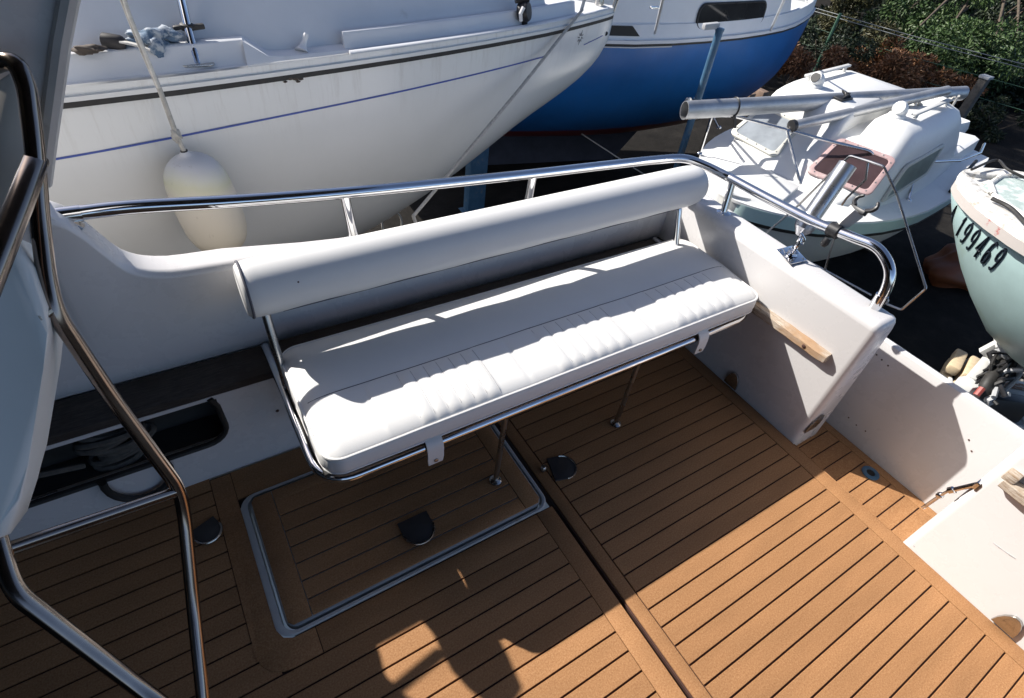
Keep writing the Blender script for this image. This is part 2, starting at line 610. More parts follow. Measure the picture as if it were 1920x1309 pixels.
def smooth_table(tab, s):
    """monotone-ish cubic through a table"""
    xs = [a for a, _ in tab]; ys = [b for _, b in tab]
    if s <= xs[0]:
        return ys[0]
    if s >= xs[-1]:
        return ys[-1]
    n = len(xs)
    d = [(ys[i + 1] - ys[i]) / (xs[i + 1] - xs[i]) for i in range(n - 1)]
    mtg = [d[0]] + [0 if d[i - 1] * d[i] <= 0 else 2 * d[i - 1] * d[i] / (d[i - 1] + d[i]) for i in range(1, n - 1)] + [d[-1]]
    for i in range(n - 1):
        if s <= xs[i + 1]:
            h = xs[i + 1] - xs[i]; t = (s - xs[i]) / h
            return ((2 * t ** 3 - 3 * t * t + 1) * ys[i] + (t ** 3 - 2 * t * t + t) * h * mtg[i]
                    + (-2 * t ** 3 + 3 * t * t) * ys[i + 1] + (t ** 3 - t * t) * h * mtg[i + 1])


class Hull:
    """hull surface: stations along an axis from the bow, half-breadths and bottom heights from tables"""

    def __init__(s, bow, axis, zg, halfb, bottom, p=2.6, q=0.75, sheer=None):
        s.bow = V(bow[0], bow[1], 0)
        s.ax = V(axis[0], axis[1], 0).normalized()
        s.nn = V(s.ax.y, -s.ax.x, 0)      # positive n = towards -y when the axis runs +x
        s.zg, s.hb, s.bt, s.p, s.q, s.sheer = zg, halfb, bottom, p, q, sheer

    def w(s, st):
        return smooth_table(s.hb, st)

    def g(s, st):
        return s.zg + (smooth_table(s.sheer, st) if s.sheer else 0)

    def at(s, st, n, z):
        return s.bow + s.ax * st + s.nn * n + V(0, 0, z)

    def side(s, st, t, sgn=1, off=0.0):
        """t 0 at the gunwale, 1 at the keel"""
        zb = smooth_table(s.bt, st)
        zg = s.g(st)
        n = s.w(st) * (1 - t ** s.p) ** s.q + off
        return s.at(st, sgn * n, zg + (zb - zg) * t)

    def t_of_z(s, st, z):
        zb = smooth_table(s.bt, st)
        return max(0.0, min(1.0, (s.g(st) - z) / (s.g(st) - zb)))

    def skin(s, bm, stations, nt=14):
        ts = [k / nt for k in range(nt + 1)]
        rings = []
        for st in stations:
            near = [s.side(st, t, 1) for t in ts]
            far = [s.side(st, t, -1) for t in ts[::-1][1:]]
            rings.append(near + far)
        loft(bm, rings, False, False)
        for ring in (rings[0], rings[-1]):
            vs = [bm.verts.new(p) for p in ring]
            try:
                bm.faces.new(vs)
            except ValueError:
                pass
        bmesh.ops.remove_doubles(bm, verts=bm.verts[:], dist=0.0005)

    def strip(s, bm, stations, t0, t1, off=0.006, sgn=1):
        """a raised band on the side between two heights"""
        rings = []
        for st in stations:
            a = s.side(st, t0(st), sgn, 0.0); b = s.side(st, t0(st), sgn, off)
            c = s.side(st, t1(st), sgn, off); d = s.side(st, t1(st), sgn, 0.0)
            rings.append([a, b, c, d])
        loft(bm, rings, True, True)


def frange(a, b, n):
    return [a + (b - a) * k / n for k in range(n + 1)]

# ------------------------------------------------------------------ ground of the boat yard
bm = B()
_n = 60
_x0, _x1, _y0, _y1 = -60.0, 130.0, -70.0, 120.0
vs = [[bm.verts.new((_x0 + (_x1 - _x0) * i / _n, _y0 + (_y1 - _y0) * j / _n, -1.6)) for j in range(_n + 1)] for i in range(_n + 1)]
for i in range(_n):
    for j in range(_n):
        bm.faces.new((vs[i][j], vs[i + 1][j], vs[i + 1][j + 1], vs[i][j + 1]))
ground = obj('ground', bm, GROUND)
ground['kind'] = 'structure'

# ------------------------------------------------------------------ our motor boat: cockpit, bulwark, transom
boat = thing('motorboat', 'white motor cruiser with brown planked cockpit seen from above', 'boat', (0, 0.3, -1.6))


def sheer_top(x):
    return smooth_table([(-1.47, 0.826), (-1.195, 0.826), (-1.175, 0.93), (-1.15, 0.95), (-1.11, 0.925), (-1.03, 0.775),
                         (-0.985, 0.747), (-0.93, 0.733), (-0.8, 0.724), (-0.45, 0.702), (-0.1, 0.685), (0.2, 0.668), (1.0, 0.632), (1.2, 0.628)], x)


def bulwark_ring(x):
    zt = sheer_top(x)
    r = 0.022
    pts = [(1.203, 0.405), (1.2, 0.44)]
    for k in range(6):
        a = math.pi - math.pi / 2 * k / 5
        pts.append((1.2 + r + r * math.cos(a), zt - r + r * math.sin(a)))
    for k in range(6):
        a = math.pi / 2 - math.pi / 2 * k / 5
        pts.append((smooth_table([(-0.8, 1.281), (-0.45, 1.244), (1.2, 1.25)], x) + r * math.cos(a), zt - r + r * math.sin(a)))
    pts += [(1.30, 0.52), (1.32, 0.46), (1.30, 0.0), (1.22, -0.5), (1.0, -1.0), (0.7, -1.25), (0.7, -1.2), (0.96, -0.95), (1.17, -0.5), (1.24, 0.0), (1.25, 0.36)]
    return [V(x, y, z) for y, z in pts]


bm = B()
xs = [-1.47, -1.4, -1.3, -1.24, -1.21, -1.195, -1.188, -1.182, -1.175, -1.165, -1.15, -1.13, -1.11, -1.09, -1.07, -1.05, -1.035, -1.02, -1.005, -0.99, -0.97, -0.94, -0.9, -0.8] + frange(-0.7, 1.15, 16)
loft(bm, [bulwark_ring(x) for x in xs])
obj('side_bulwark', bm, GEL, boat, smooth=50)

# unseen cabin wing post, edge shaped for the deck sun patch, and cabin bulkhead
bm = B()
prism(bm, [(-1.36, 1.202, 0.2), (-1.36, 1.202, 0.842), (-1.455, 1.202, 0.95), (-1.475, 1.202, 1.02), (-1.44, 1.202, 2.42), (-2.6, 1.202, 2.42), (-2.6, 1.202, 0.2)], (0, 1, 0), 0.08, 0.006)
obj('cabin_wing', bm, GEL, boat)
bm = B()
fin = [(-1.06, 0.70), (-1.05, 0.79), (-1.115, 0.92), (-1.17, 1.01), (-1.236, 1.092), (-1.27, 1.104), (-1.305, 1.10), (-1.327, 1.075), (-1.322, 1.03), (-1.30, 0.972), (-1.272, 0.928), (-1.225, 0.862), (-1.19, 0.80), (-1.18, 0.70)]
prism(bm, [(x, 1.208, z) for x, z in fin], (0, 1, 0), 0.072, 0.008)
obj('deck_shadow_fin', bm, GEL, boat, smooth=50)  # hidden fin added, outline shaped to cast the curved deck shadow
bm = B()
box(bm, (-2.05, -1.9, -0.4), (-1.98, 1.19, 2.42), 0.01)
obj('dark_bulkhead', bm, GLASSDARK, boat)  # unseen bulkhead, made dark to cut bounced light
bm = B()
box(bm, (-3.4, -2.6, 2.425), (0.35, 1.3, 2.46), 0.012)
obj('added_canopy', bm, ADDEDCANOPY, boat)  # unseen canopy added to block sky light over the cockpit

# teak topped side shelf and the locker panel under it
bm = B()
box(bm, (-1.97, 1.068, 0.372), (0.985, 1.2, 0.402), 0.004)
obj('side_shelf', bm, OLDWOODX, boat)
bm = B()
outer = [(-1.97, 0.0), (0.985, 0.0), (0.985, 0.371), (-1.97, 0.371)]
hole = [(-1.95, 0.172), (-1.02, 0.172), (-0.975, 0.185), (-0.950, 0.215), (-0.946, 0.25), (-0.957, 0.335), (-0.966, 0.355), (-1.95, 0.355)]
# panel as strips round the opening
for a, b_ in (((-1.97, 0.0), (0.985, 0.168)), ((-0.944, 0.168), (0.985, 0.371)), ((-1.97, 0.357), (-0.944, 0.371))):
    box(bm, (a[0], 1.07, a[1]), (b_[0], 1.085, b_[1]))
# rounded lower corner fillet
cor = [(-0.944, 0.168), (-0.944, 0.235)] + [(-1.012 + 0.066 * math.cos(R(a)), 0.236 + 0.066 * math.sin(R(a))) for a in range(0, -91, -15)] + [(-1.012, 0.168)]
prism(bm, [(x, 1.0705, z) for x, z in cor], (0, 1, 0), 0.014)
lp = obj('locker_panel', bm, GEL, boat)
bm = B()
rim = [(-1.9, 1.067, 0.172)] + [(-1.012 + 0.066 * math.cos(R(a)), 1.067, 0.236 + 0.066 * math.sin(R(a))) for a in range(-90, 1, 15)] + [(-0.948, 1.067, 0.33), (-0.96, 1.067, 0.366)]
tube(bm, rim, 0.009, 8)
obj('opening_trim', bm, RUBBER, lp)
bm = B()
for (x, z, r_) in ((-0.79, 0.22, .006), (-0.72, 0.29, .004), (-0.745, 0.135, .004)):
    lathe(bm, [(r_, 0), (r_ * .7, 0.003)], (x, 1.0695, z), (0, -1, 0), 10)
obj('screw', bm, CAULK, lp)
bm = B()
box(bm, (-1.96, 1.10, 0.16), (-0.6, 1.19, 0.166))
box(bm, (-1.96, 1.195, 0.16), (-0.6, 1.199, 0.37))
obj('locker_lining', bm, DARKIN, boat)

# rope stowed in the locker
bm = B()
random.seed(4)
for k in range(8):
    c = V(-1.235 + random.uniform(-.025, .025), 1.135 + random.uniform(-.01, .01), 0.182 + 0.017 * k)
    rx, ry = random.uniform(.045, .085), random.uniform(.022, .036)
    ph = random.uniform(0, 6)
    tube(bm, [c + V(rx * math.cos(t), ry * math.sin(t), 0.012 * math.sin(t + ph)) for t in [2 * math.pi * i / 22 for i in range(22)]], 0.0105, 7, closed=True)
tube(bm, spline([(-1.33, 1.12, 0.2), (-1.42, 1.1, 0.24), (-1.6, 1.12, 0.25)]), 0.009, 7)
tag(obj('mooring_rope', bm, DARKROPE), 'dark grey coiled rope stowed in the dark side locker opening', 'rope')

# transom: near half with the grab rail, passage, far half
TXI = 0.99


def transom_block(name, y0, y1, zt, parent):
    bm = B()
    r = 0.03
    prof = [(TXI, -0.12), (TXI, zt - r)]
    for k in range(6):
        a = math.pi - math.pi / 2 * k / 5
        prof.append((TXI + r + r * math.cos(a), zt - r + r * math.sin(a)))
    for k in range(6):
        a = math.pi / 2 - math.pi / 2 * k / 5
        prof.append((1.095 + r * math.cos(a), zt - r + r * math.sin(a)))
    prof += [(1.15, 0.42), (1.20, -0.12)]
    rings = []
    L = y1 - y0
    ins = [(0.0, 0.022), (0.006, 0.010), (0.014, 0.003), (0.026, 0.0), (L - 0.026, 0.0), (L - 0.014, 0.003), (L - 0.006, 0.010), (L, 0.022)]
    cx_, cz_ = 1.06, 0.3
    for d, i_ in ins:
        ring = []
        for x, z in prof:
            ring.append(V(x + (i_ if x < cx_ else -i_), y0 + d, z - (i_ if z > cz_ else 0)))
        rings.append(ring)
    loft(bm, rings)
    return obj(name, bm, GEL, parent, smooth=50)


tr = transom_block('transom', 0.205, 1.29, 0.634, boat)
trn = transom_block('transom', -1.6, -0.278, 0.634, boat)
trn['label'] = 'transom half beyond the stern passage'

# swim platform side: low outer wall closing the passage
bm = B()
wall = [(1.283, -0.6), (1.283, 0.95)]
rings = []
for y in (-0.9, -0.3, 0.2, 0.95):
    rings.append([V(1.28, y, -0.2), V(1.281, y, 0.40), V(1.287, y, 0.428), V(1.30, y, 0.436), V(1.318, y, 0.428), V(1.325, y, 0.40), V(1.33, y, -0.9), V(1.315, y, -0.9)])
loft(bm, rings)
ow = obj('stern_wall', bm, GEL, boat)
bm = B()
for (y, z) in ((0.21, 0.36), (0.18, 0.355), (0.235, 0.365), (0.17, 0.05), (0.13, 0.045), (0.09, 0.05), (-0.17, 0.3), (-0.2, 0.27)):
    lathe(bm, [(0.0035, 0), (0.0028, 0.0015)], (1.2805, y, z), (-1, 0, 0), 8)
obj('screw', bm, CAULK, ow)

# weathered wooden grab strips on the transom
def grab_strip(y0, y1, z0, z1, parent):
    bm = B()
    n = 14
    rings = []
    random.seed(9)
    for k in range(n + 1):
        y = y0 + (y1 - y0) * k / n
        t = k / n
        d = 0.034 * min(1, (1 - abs(2 * t - 1)) * 16 + 0.9)
        w = 0.021 * min(1, (1 - abs(2 * t - 1)) * 16 + 0.93)
        z = z0 + (z1 - z0) * t + random.uniform(-.0012, .0012)
        j = random.uniform(-.001, .001)
        rings.append([V(TXI + 0.004, y, z - w), V(TXI - d * 0.75, y, z - w * 0.95 + j), V(TXI - d, y, z - w * 0.6), V(TXI - d + j, y, z + w * 0.6), V(TXI - d * 0.75, y, z + w * 0.95), V(TXI + 0.004, y, z + w)])
    loft(bm, rings)
    box(bm, (TXI - 0.03, y1 - 0.022, z1 + 0.012), (TXI + 0.004, y1 + 0.012, z1 + 0.045), 0.004)
    s = obj('grab_strip', bm, OLDWOOD, parent, smooth=30)
    bm = B()
    for yy in (y0 + (y1 - y0) * 0.23,):
        zz = z0 + (z1 - z0) * 0.23
        lathe(bm, [(0.008, 0), (0.008, 0.003), (0.004, 0.005)], (TXI - 0.033, yy, zz), (-1, 0, 0), 10)
    obj('bolt', bm, CAULK, s)
    return s


grab_strip(0.285, 0.66, 0.425, 0.415, tr)
grab_strip(-0.75, -0.315, 0.455, 0.455, trn)
# scupper covers of dull steel
for par, y in ((tr, 0.215), (tr, 0.557), (trn, -0.615)):
    bm = B()
    z0 = 0.012 if y < 0 or y > .4 else 0.16
    if y == 0.215:
        prism(bm, [(1.0, 0.2035, 0.07), (1.075, 0.2035, 0.07), (1.085, 0.2035, 0.11), (1.07, 0.2035, 0.15), (1.04, 0.2035, 0.165), (1.01, 0.2035, 0.14)], (0, -1, 0), 0.006, 0.002)
    else:
        prism(bm, [(TXI, y + math.cos(R(a)) * 0.034, z0 + math.sin(R(a)) * 0.075) for a in range(0, 181, 20)], (-1, 0, 0), 0.012, 0.003)
    obj('scupper_cover', bm, STEEL, par)

for a_, b_ in ((V(0.989, -0.423, 0.246), V(0.989, -0.451, 0.248)), (V(0.989, -0.451, 0.248), V(0.989, -0.486, 0.253)), (V(0.989, -0.303, 0.020), V(0.989, -0.309, 0.019))):
    bm = B()
    tube(bm, [a_, a_.lerp(b_, .5), b_], [0.0006, 0.0014, 0.0005], 5)
    obj('scuff_mark', bm, GREYPAINT, trn)

# ---- deck: caulking bed with planks laid on it
PITCH, GAPW, PT = 0.06, 0.0052, 0.006


def plank_mesh(L):
    bm = B()
    box(bm, (0, -PITCH + GAPW / 2, -PT), (L, -GAPW / 2, 0), 0.0008, 1)
    me = bpy.data.meshes.new('plank')
    bm.to_mesh(me); bm.free()
    me.materials.append(TEAK)
    return me


PLM = {}


def plank(x0, x1, ytop, parent, z=0.0, cut=None):
    L = round(x1 - x0, 3)
    if L not in PLM:
        PLM[L] = plank_mesh(L)
    o = bpy.data.objects.new('plank', PLM[L])
    COL.objects.link(o)
    o.location = (x0, ytop, z)
    o.parent = parent
    o.matrix_parent_inverse = world_of(parent).inverted()
    return o


def margin(poly, parent, z=0.0):
    bm = B()
    prism(bm, [(x, y, z) for x, y in poly], (0, 0, -1), PT, 0.0007)
    return obj('margin_board', bm, TEAK, parent, smooth=30)


def rect(x0, x1, y0, y1):
    return [(x0, y0), (x1, y0), (x1, y1), (x0, y1)]


bm = B()
box(bm, (-0.052, -1.6, -0.05), (0.989, 1.069, -0.0065))
aft_panel = obj('deck_panel', bm, CAULK, boat)
for k in range(-15, 18):
    plank(0.0024, 0.9246, 0.06 * (k + 1), aft_panel)
margin(rect(-0.047, -0.0024, -1.5, 1.06), aft_panel)
margin(rect(0.9274, 0.988, -1.5, 1.066), aft_panel)

bm = B()
box(bm, (-1.97, -1.6, -0.05), (-0.063, 0.442, -0.0065))
box(bm, (-1.97, 0.4424, -0.05), (-0.99, 1.069, -0.0065))
box(bm, (-0.9898, 0.945, -0.05), (-0.063, 1.069, -0.0065))
fore_panel = obj('deck_panel', bm, CAULK, boat)
for k in range(-15, 6):
    plank(-1.95, -0.1324, 0.06 * (k + 1), fore_panel)
for k in range(6, 18):
    plank(-1.95, -1.0524 if k > 7 else -1.0, 0.06 * (k + 1), fore_panel, -0.0005 if k < 8 else 0)
margin([(-1.05, 1.06), (-1.05, 0.44)] + [(-0.97 + 0.08 * math.cos(R(a)), 0.447 + 0.085 * math.sin(R(a))) for a in range(190, 271, 16)] + [(-0.89, 0.362), (-0.89, 0.437), (-0.95, 0.437), (-0.973, 0.45), (-0.984, 0.475), (-0.988, 1.06)], fore_panel, 0.0015)
margin(rect(-0.8876, -0.1324, 0.362, 0.437), fore_panel)
margin(rect(-0.13, -0.066, -1.5, 0.437), fore_panel)
margin(rect(-0.986, -0.066, 0.948, 1.064), fore_panel)
# pale flange of the hatch opening
bm = B()
def hring(x0, x1, y0, y1, r, z):
    w, h = x1 - x0, y1 - y0
    return [V((x0 + x1) / 2 + a, (y0 + y1) / 2 + b, z) for a, b in rrect(w, h, r, 6)]
H0 = (-0.986, -0.068, 0.440, 0.946)
rings = [hring(*H0, 0.05, 0.003), hring(H0[0] + .004, H0[1] - .004, H0[2] + .004, H0[3] - .004, 0.047, 0.006), hring(H0[0] + .02, H0[1] - .012, H0[2] + .012, H0[3] - .012, 0.04, 0.005),
         hring(H0[0] + .021, H0[1] - .013, H0[2] + .013, H0[3] - .013, 0.04, -0.045)]
loft(bm, rings, True, False)
obj('hatch_flange', bm, LIGHTGREY, boat)
# hatch lid
LX0, LX1, LY0, LY1 = -0.957, -0.088, 0.461, 0.926
bm = B()
loft(bm, [hring(LX0, LX1, LY0, LY1, 0.035, -0.02), hring(LX0, LX1, LY0, LY1, 0.035, 0.006), hring(LX0 + .004, LX1 - .004, LY0 + .004, LY1 - .004, 0.033, 0.0085)])
lid = obj('hatch_lid', bm, GREYPAINT, boat)
zl = 0.0150
for k in range(6):
    plank(LX0 + 0.0724, LX1 - 0.0724, LY0 + 0.055 + 0.06 * (k + 1), lid, zl)
margin([(LX0 + .018, LY0 + .006), (LX0 + .07, LY0 + .006), (LX0 + .07, LY1 - .006), (LX0 + .018, LY1 - .006), (LX0 + .006, LY1 - .02), (LX0 + .006, LY0 + .02)], lid, zl)
margin([(LX1 - .07, LY0 + .006), (LX1 - .018, LY0 + .006), (LX1 - .006, LY0 + .02), (LX1 - .006, LY1 - .02), (LX1 - .018, LY1 - .006), (LX1 - .07, LY1 - .006)], lid, zl)
margin(rect(LX0 + 0.0724, LX1 - 0.0724, LY0 + .006, LY0 + 0.0526), lid, zl)
margin(rect(LX0 + 0.0724, LX1 - 0.0724, LY1 - 0.0526 , LY1 - .006), lid, zl)


def ring_pull(cx_, cy_, z, parent, ang=0.0, s=0.052):
    bm = B()
    D = [(-s, s * 0.95), (-s, 0.0)] + [(s * math.cos(R(a)), s * 1.0 * math.sin(R(a))) for a in range(190, 351, 16)] + [(s, 0.0), (s, s * 0.95)]
    c_, s_ = math.cos(ang), math.sin(ang)
    P = [(cx_ + a * c_ - b * s_, cy_ + a * s_ + b * c_, z) for a, b in D]
    prism(bm, P, (0, 0, 1), 0.006, 0.002)
    o = obj('lift_plate', bm, PULL, parent)
    bm = B()
    tube(bm, [V(p) + V(0, 0, 0.0065) for p in P[1:-1]], 0.0035, 6)
    obj('lift_ring', bm, STEEL, o)


ring_pull(-0.515, 0.565, zl, lid)
ring_pull(0.06, 0.55, 0.0, aft_panel, R(75), 0.05)
ring_pull(-1.09, 0.87, 0.0, fore_panel, R(20), 0.04)
# hinge knuckle and stop beside the hatch
bm = B()
lathe(bm, [(0.006, 0), (0.012, 0.004), (0.012, 0.02), (0.007, 0.026)], (-0.012, 0.575, 0.0), (0, 0, 1), 12)
obj('deck_stop', bm, STEEL, aft_panel)

# swim platform floor beyond the transom
bm = B()
box(bm, (0.9895, -1.2, -0.12), (1.2795, 1.1, -0.0445))
plat = obj('stern_step', bm, CAULK, boat)
for k in range(-14, 10):
    plank(0.994, 1.2376, 0.06 * (k + 1) + 0.012, plat, -0.04)
margin(rect(1.2404, 1.279, -1.1, 1.0), plat, -0.04)
bm = B()
box(bm, (0.9885, -0.276, -0.045), (0.9925, 0.2035, 0.0005), 0.0008, 1)
obj('step_edge', bm, TEAK, boat)
bm = B()
lathe(bm, [(0.034, 0), (0.034, 0.004), (0.026, 0.007), (0.017, 0.005), (0.0165, 0.001)], (1.205, -0.035, -0.0395), (0, 0, 1), 22, cap=False)
fl = obj('drain_flange', bm, BLUEPAINT, boat)
bm = B()
lathe(bm, [(0.0165, 0), (0.0165, 0.003)], (1.205, -0.035, -0.0394), (0, 0, 1), 18)
obj('drain_hole', bm, DARKHOLE, fl)

# chrome door hook on the far transom half
bm = B()
a, b_, c, d = V(1.0, -0.238, 0.165), V(1.0, -0.243, 0.235), V(1.0, -0.248, 0.285), V(1.0, -0.283, 0.375)
tube(bm, [a, b_], 0.0055, 8)
tube(bm, [a + V(.012, 0, 0), b_ + V(.012, 0, 0)], 0.0045, 8)
tube(bm, [b_, b_ + V(0, 0, .01), c], 0.005, 8)
lathe(bm, [(.006, 0), (.011, .006), (.011, .018), (.006, .024)], b_ + V(0.004, 0, 0), (0, 0, 1), 10)
tube(bm, [c, d], 0.0075, 8)
lathe(bm, [(.006, 0), (.012, .004), (.012, .02), (.006, .024)], c, (d - c), 10)
obox(bm, d, (0.03, 0.012, 0.03), (1, 0, 0), (0, 0, 1), 0.003)
obj('door_hook', bm, CHROME, trn)

# ---- polished guard rail round the quarter
rail_path = [V(-1.135, 1.255, 0.915), V(-0.980, 1.260, 0.907), V(-0.737, 1.260, 0.878), V(-0.435, 1.260, 0.848), V(-0.106, 1.258, 0.824), V(0.256, 1.255, 0.801), V(0.581, 1.250, 0.785),
             V(0.854, 1.235, 0.776), V(0.985, 1.205, 0.776), V(1.045, 1.135, 0.768), V(1.075, 1.04, 0.762), V(1.080, 1.006, 0.762), V(1.080, 0.805, 0.770), V(1.080, 0.616, 0.782), V(1.080, 0.474, 0.803),
             V(1.080, 0.399, 0.814), V(1.080, 0.348, 0.797), V(1.080, 0.311, 0.763), V(1.080, 0.292, 0.714), V(1.080, 0.287, 0.671), V(1.080, 0.284, 0.624)]
bm = B()
tube(bm, spline(rail_path, 6), 0.0178, 16)
rail = obj('guard_rail', bm, CHROME, boat, smooth=60)
# rail end socket and sleeve
bm = B()
p0, p1 = rail_path[0], rail_path[1]
d = (p1 - p0).normalized()
tube(bm, [p0 - d * 0.01, p0 + d * 0.06], 0.0205, 16)
obj('rail_sleeve', bm, CHROME, rail)
bm = B()
lathe(bm, [(0.036, -0.012), (0.03, 0.0), (0.022, 0.02), (0.017, 0.045)], V(-1.115, 1.245, 0.885), V(-0.25, 0.1, 0.6), 14)
obj('rail_foot', bm, STEEL, rail)
bm = B()
tube(bm, [V(1.080, 0.289, 0.686), V(1.080, 0.284, 0.619)], 0.0205, 16)
obj('rail_sleeve', bm, CHROME, rail)
for top, bot in ((rail_path[3], V(-0.425, 1.236, 0.69)), (rail_path[5], V(0.235, 1.236, 0.66)), (rail_path[11], V(1.058, 0.975, 0.628))):
    bm = B()
    tube(bm, [bot, bot.lerp(top, 0.9), top], [0.0145, 0.0145, 0.016], 12)
    lathe(bm, [(0.03, 0), (0.03, 0.004), (0.017, 0.010)], bot + V(0, 0, 0.002), (0, 0, 1), 16)
    obj('rail_post', bm, CHROME, rail)
# forward continuation behind the ladder
bm = B()
tube(bm, [V(-1.285, 1.24, 0.942), V(-1.47, 1.24, 0.966)], 0.0135, 10)
obj('hand_rail', bm, CHROME, boat)
# small steel plate on the quarter corner
bm = B()
box(bm, (0.965, 1.09, 0.632), (1.045, 1.14, 0.638), 0.002)
lathe(bm, [(0.014, 0), (0.012, 0.02), (0.006, 0.04)], (1.03, 1.115, 0.636), (0.2, 0, 1), 10)
obj('corner_plate', bm, STEEL, boat)

# ---- boarding ladder in the left foreground
lad_r = [V(-1.049, 0.697, 1.398), V(-1.014, 0.688, 1.419), V(-0.991, 0.672, 1.426), V(-0.989, 0.654, 1.402), V(-1.005, 0.608, 1.341), V(-1.029, 0.559, 1.268), V(-1.043, 0.515, 1.217), V(-1.049, 0.490, 1.180), V(-1.037, 0.465, 1.032), V(-1.009, 0.414, 0.842), V(-1.017, 0.395, 0.791), V(-1.053, 0.307, 0.658), V(-1.086, 0.192, 0.543), V(-1.109, 0.124, 0.459)]
lad_l = [V(-1.209, 0.422, 1.021), V(-1.194, 0.355, 0.980), V(-1.193, 0.305, 0.952), V(-1.191, 0.274, 0.929), V(-1.156, 0.220, 0.845), V(-1.115, 0.157, 0.755), V(-1.061, 0.073, 0.668)]
bm = B()
tube(bm, fillet(lad_r, 0.03, 5), 0.0108, 14)
ladder = obj('ladder_stringer', bm, TINTEDSTEEL, boat, smooth=60)
bm = B()
tube(bm, fillet(lad_l, 0.03, 5), 0.0112, 14)
obj('ladder_stringer', bm, TINTEDSTEEL, boat, smooth=60)
bm = B()
tube(bm, [V(-1.211, 0.342, 0.936), V(-1.012, 0.411, 0.839)], 0.0085, 10)
tube(bm, [V(-1.212, 0.337, 0.932), V(-1.014, 0.406, 0.836)], 0.0045, 8)
obj('ladder_rung', bm, TINTEDSTEEL, boat)
bm = B()
tube(bm, [V(-1.009, 0.608, 1.328), V(-1.029, 0.537, 1.315), V(-1.084, 0.436, 1.261)], 0.0135, 14)
obj('hand_rail', bm, TINTEDSTEEL, boat, smooth=60)
bm = B()
tube(bm, [V(-1.050, 0.492, 1.184), V(-1.064, 0.468, 1.190)], 0.006, 8)
obj('ladder_bracket', bm, STEEL, boat)
bm = B()
tube(bm, [V(-1.215, 1.048, 0.155) + V(0.085 * math.cos(R(a)), 0.0, 0.105 * math.sin(R(a))) for a in range(165, 376, 15)], 0.011, 8)
obj('strap_loop', bm, RUBBER, boat)

# beige canvas panel inside the hand rail loop
bm = B()
P = [V(-1.078, 0.721, 1.360), V(-1.009, 0.734, 1.394), V(-1.006, 0.713, 1.363), V(-1.021, 0.667, 1.304), V(-1.042, 0.624, 1.266), V(-1.085, 0.570, 1.226), V(-1.141, 0.537, 1.198)]
prism(bm, P, (-0.2, -0.5, 0.35), -0.02, 0.003)
obj('canvas_panel', bm, BEIGE, boat)

# pale padded moulding at the left edge
bm = B()
edge = [(84, 575), (90, 620), (84, 680), (74, 740), (66, 800), (56, 860), (45, 915), (30, 960), (12, 1000)]
P = [V(-1.118, 0.538, 1.292), V(-1.057, 0.533, 1.273), V(-1.048, 0.505, 1.242), V(-1.050, 0.470, 1.205), V(-1.058, 0.450, 1.180), V(-1.075, 0.426, 1.147), V(-1.102, 0.397, 1.099), V(-1.130, 0.368, 1.050), V(-1.151, 0.341, 1.019), V(-1.177, 0.320, 0.984), V(-1.215, 0.315, 0.984), V(-1.208, 0.413, 1.120)]
nrm = (P[2] - P[6]).cross(P[0] - P[6]).normalized()
if nrm.dot(camera.matrix_world.translation - P[4]) > 0:
    nrm = -nrm
prism(bm, P, nrm, 0.12, 0.014)
obj('padded_moulding', bm, GREENCOVER, boat, smooth=70)

# raked white side panel of the flybridge, top left
bm = B()
P = [V(-0.887, 0.780, 1.501), V(-0.910, 0.780, 1.465), V(-0.937, 0.780, 1.413), V(-0.968, 0.780, 1.351), V(-1.001, 0.780, 1.284), V(-1.035, 0.780, 1.215), V(-1.059, 0.780, 1.168), V(-1.106, 0.780, 1.159), V(-1.173, 0.780, 1.209), V(-1.039, 0.780, 1.499)]
prism(bm, P, (-0.15, 1, 0), 0.05, 0.008)
fp = obj('flybridge_panel', bm, GEL, boat, smooth=60)
bm = B()
tube(bm, [V(-0.894, 0.775, 1.502), V(-0.917, 0.775, 1.466), V(-0.945, 0.775, 1.415), V(-0.976, 0.775, 1.353), V(-1.009, 0.775, 1.287), V(-1.042, 0.775, 1.219)], [0.012] * 6, 8)
obj('edge_trim', bm, LIGHTGREY, fp)

# ------------------------------------------------------------------ folding bench along the side
bench = thing('cockpit_bench', 'long steel framed cockpit bench with white rolled backrest', 'bench', (0.1, 0.85, 0.0))
FZ = 0.400
loop = [(-0.764, 1.19, FZ), (-0.764, 0.60, FZ), (0.948, 0.60, FZ), (0.948, 1.19, FZ)]
bm = B()
tube(bm, fillet(loop, 0.10, 10), 0.0145, 12)
obj('seat_frame', bm, CHROME, bench, smooth=60)
bm = B()
tube(bm, [(-0.74, 0.86, FZ), (0.94, 0.86, FZ)], 0.011, 10)
obj('cross_bar', bm, STEEL, bench)
bm = B()
box(bm, (-0.752, 0.615, FZ + 0.010), (0.92, 1.05, FZ + 0.028), 0.004)
obj('seat_board', bm, DARKIN, bench)
for x, y in ((0.378, 0.625), (-0.197, 0.61)):
    bm = B()
    tube(bm, [(x, y, 0.003), (x, y, FZ - 0.012)], 0.0095, 10)
    lathe(bm, [(0.022, 0), (0.022, 0.004), (0.011, 0.012)], (x, y, 0.0005 if x > 0 else 0.0155), (0, 0, 1), 14)
    obj('leg', bm, STEEL, bench)
for x in (-0.752, 0.865):
    bm = B()
    tube(bm, fillet([(x, 0.985, 0.20 if x < 0 else 0.405), (x, 0.985, 0.45), (x, 1.055, 0.66), (x, 1.085, 0.69)], 0.05, 5), 0.0125, 10)
    obj('backrest_support', bm, CHROME if x > 0 else STEEL, bench, smooth=60)
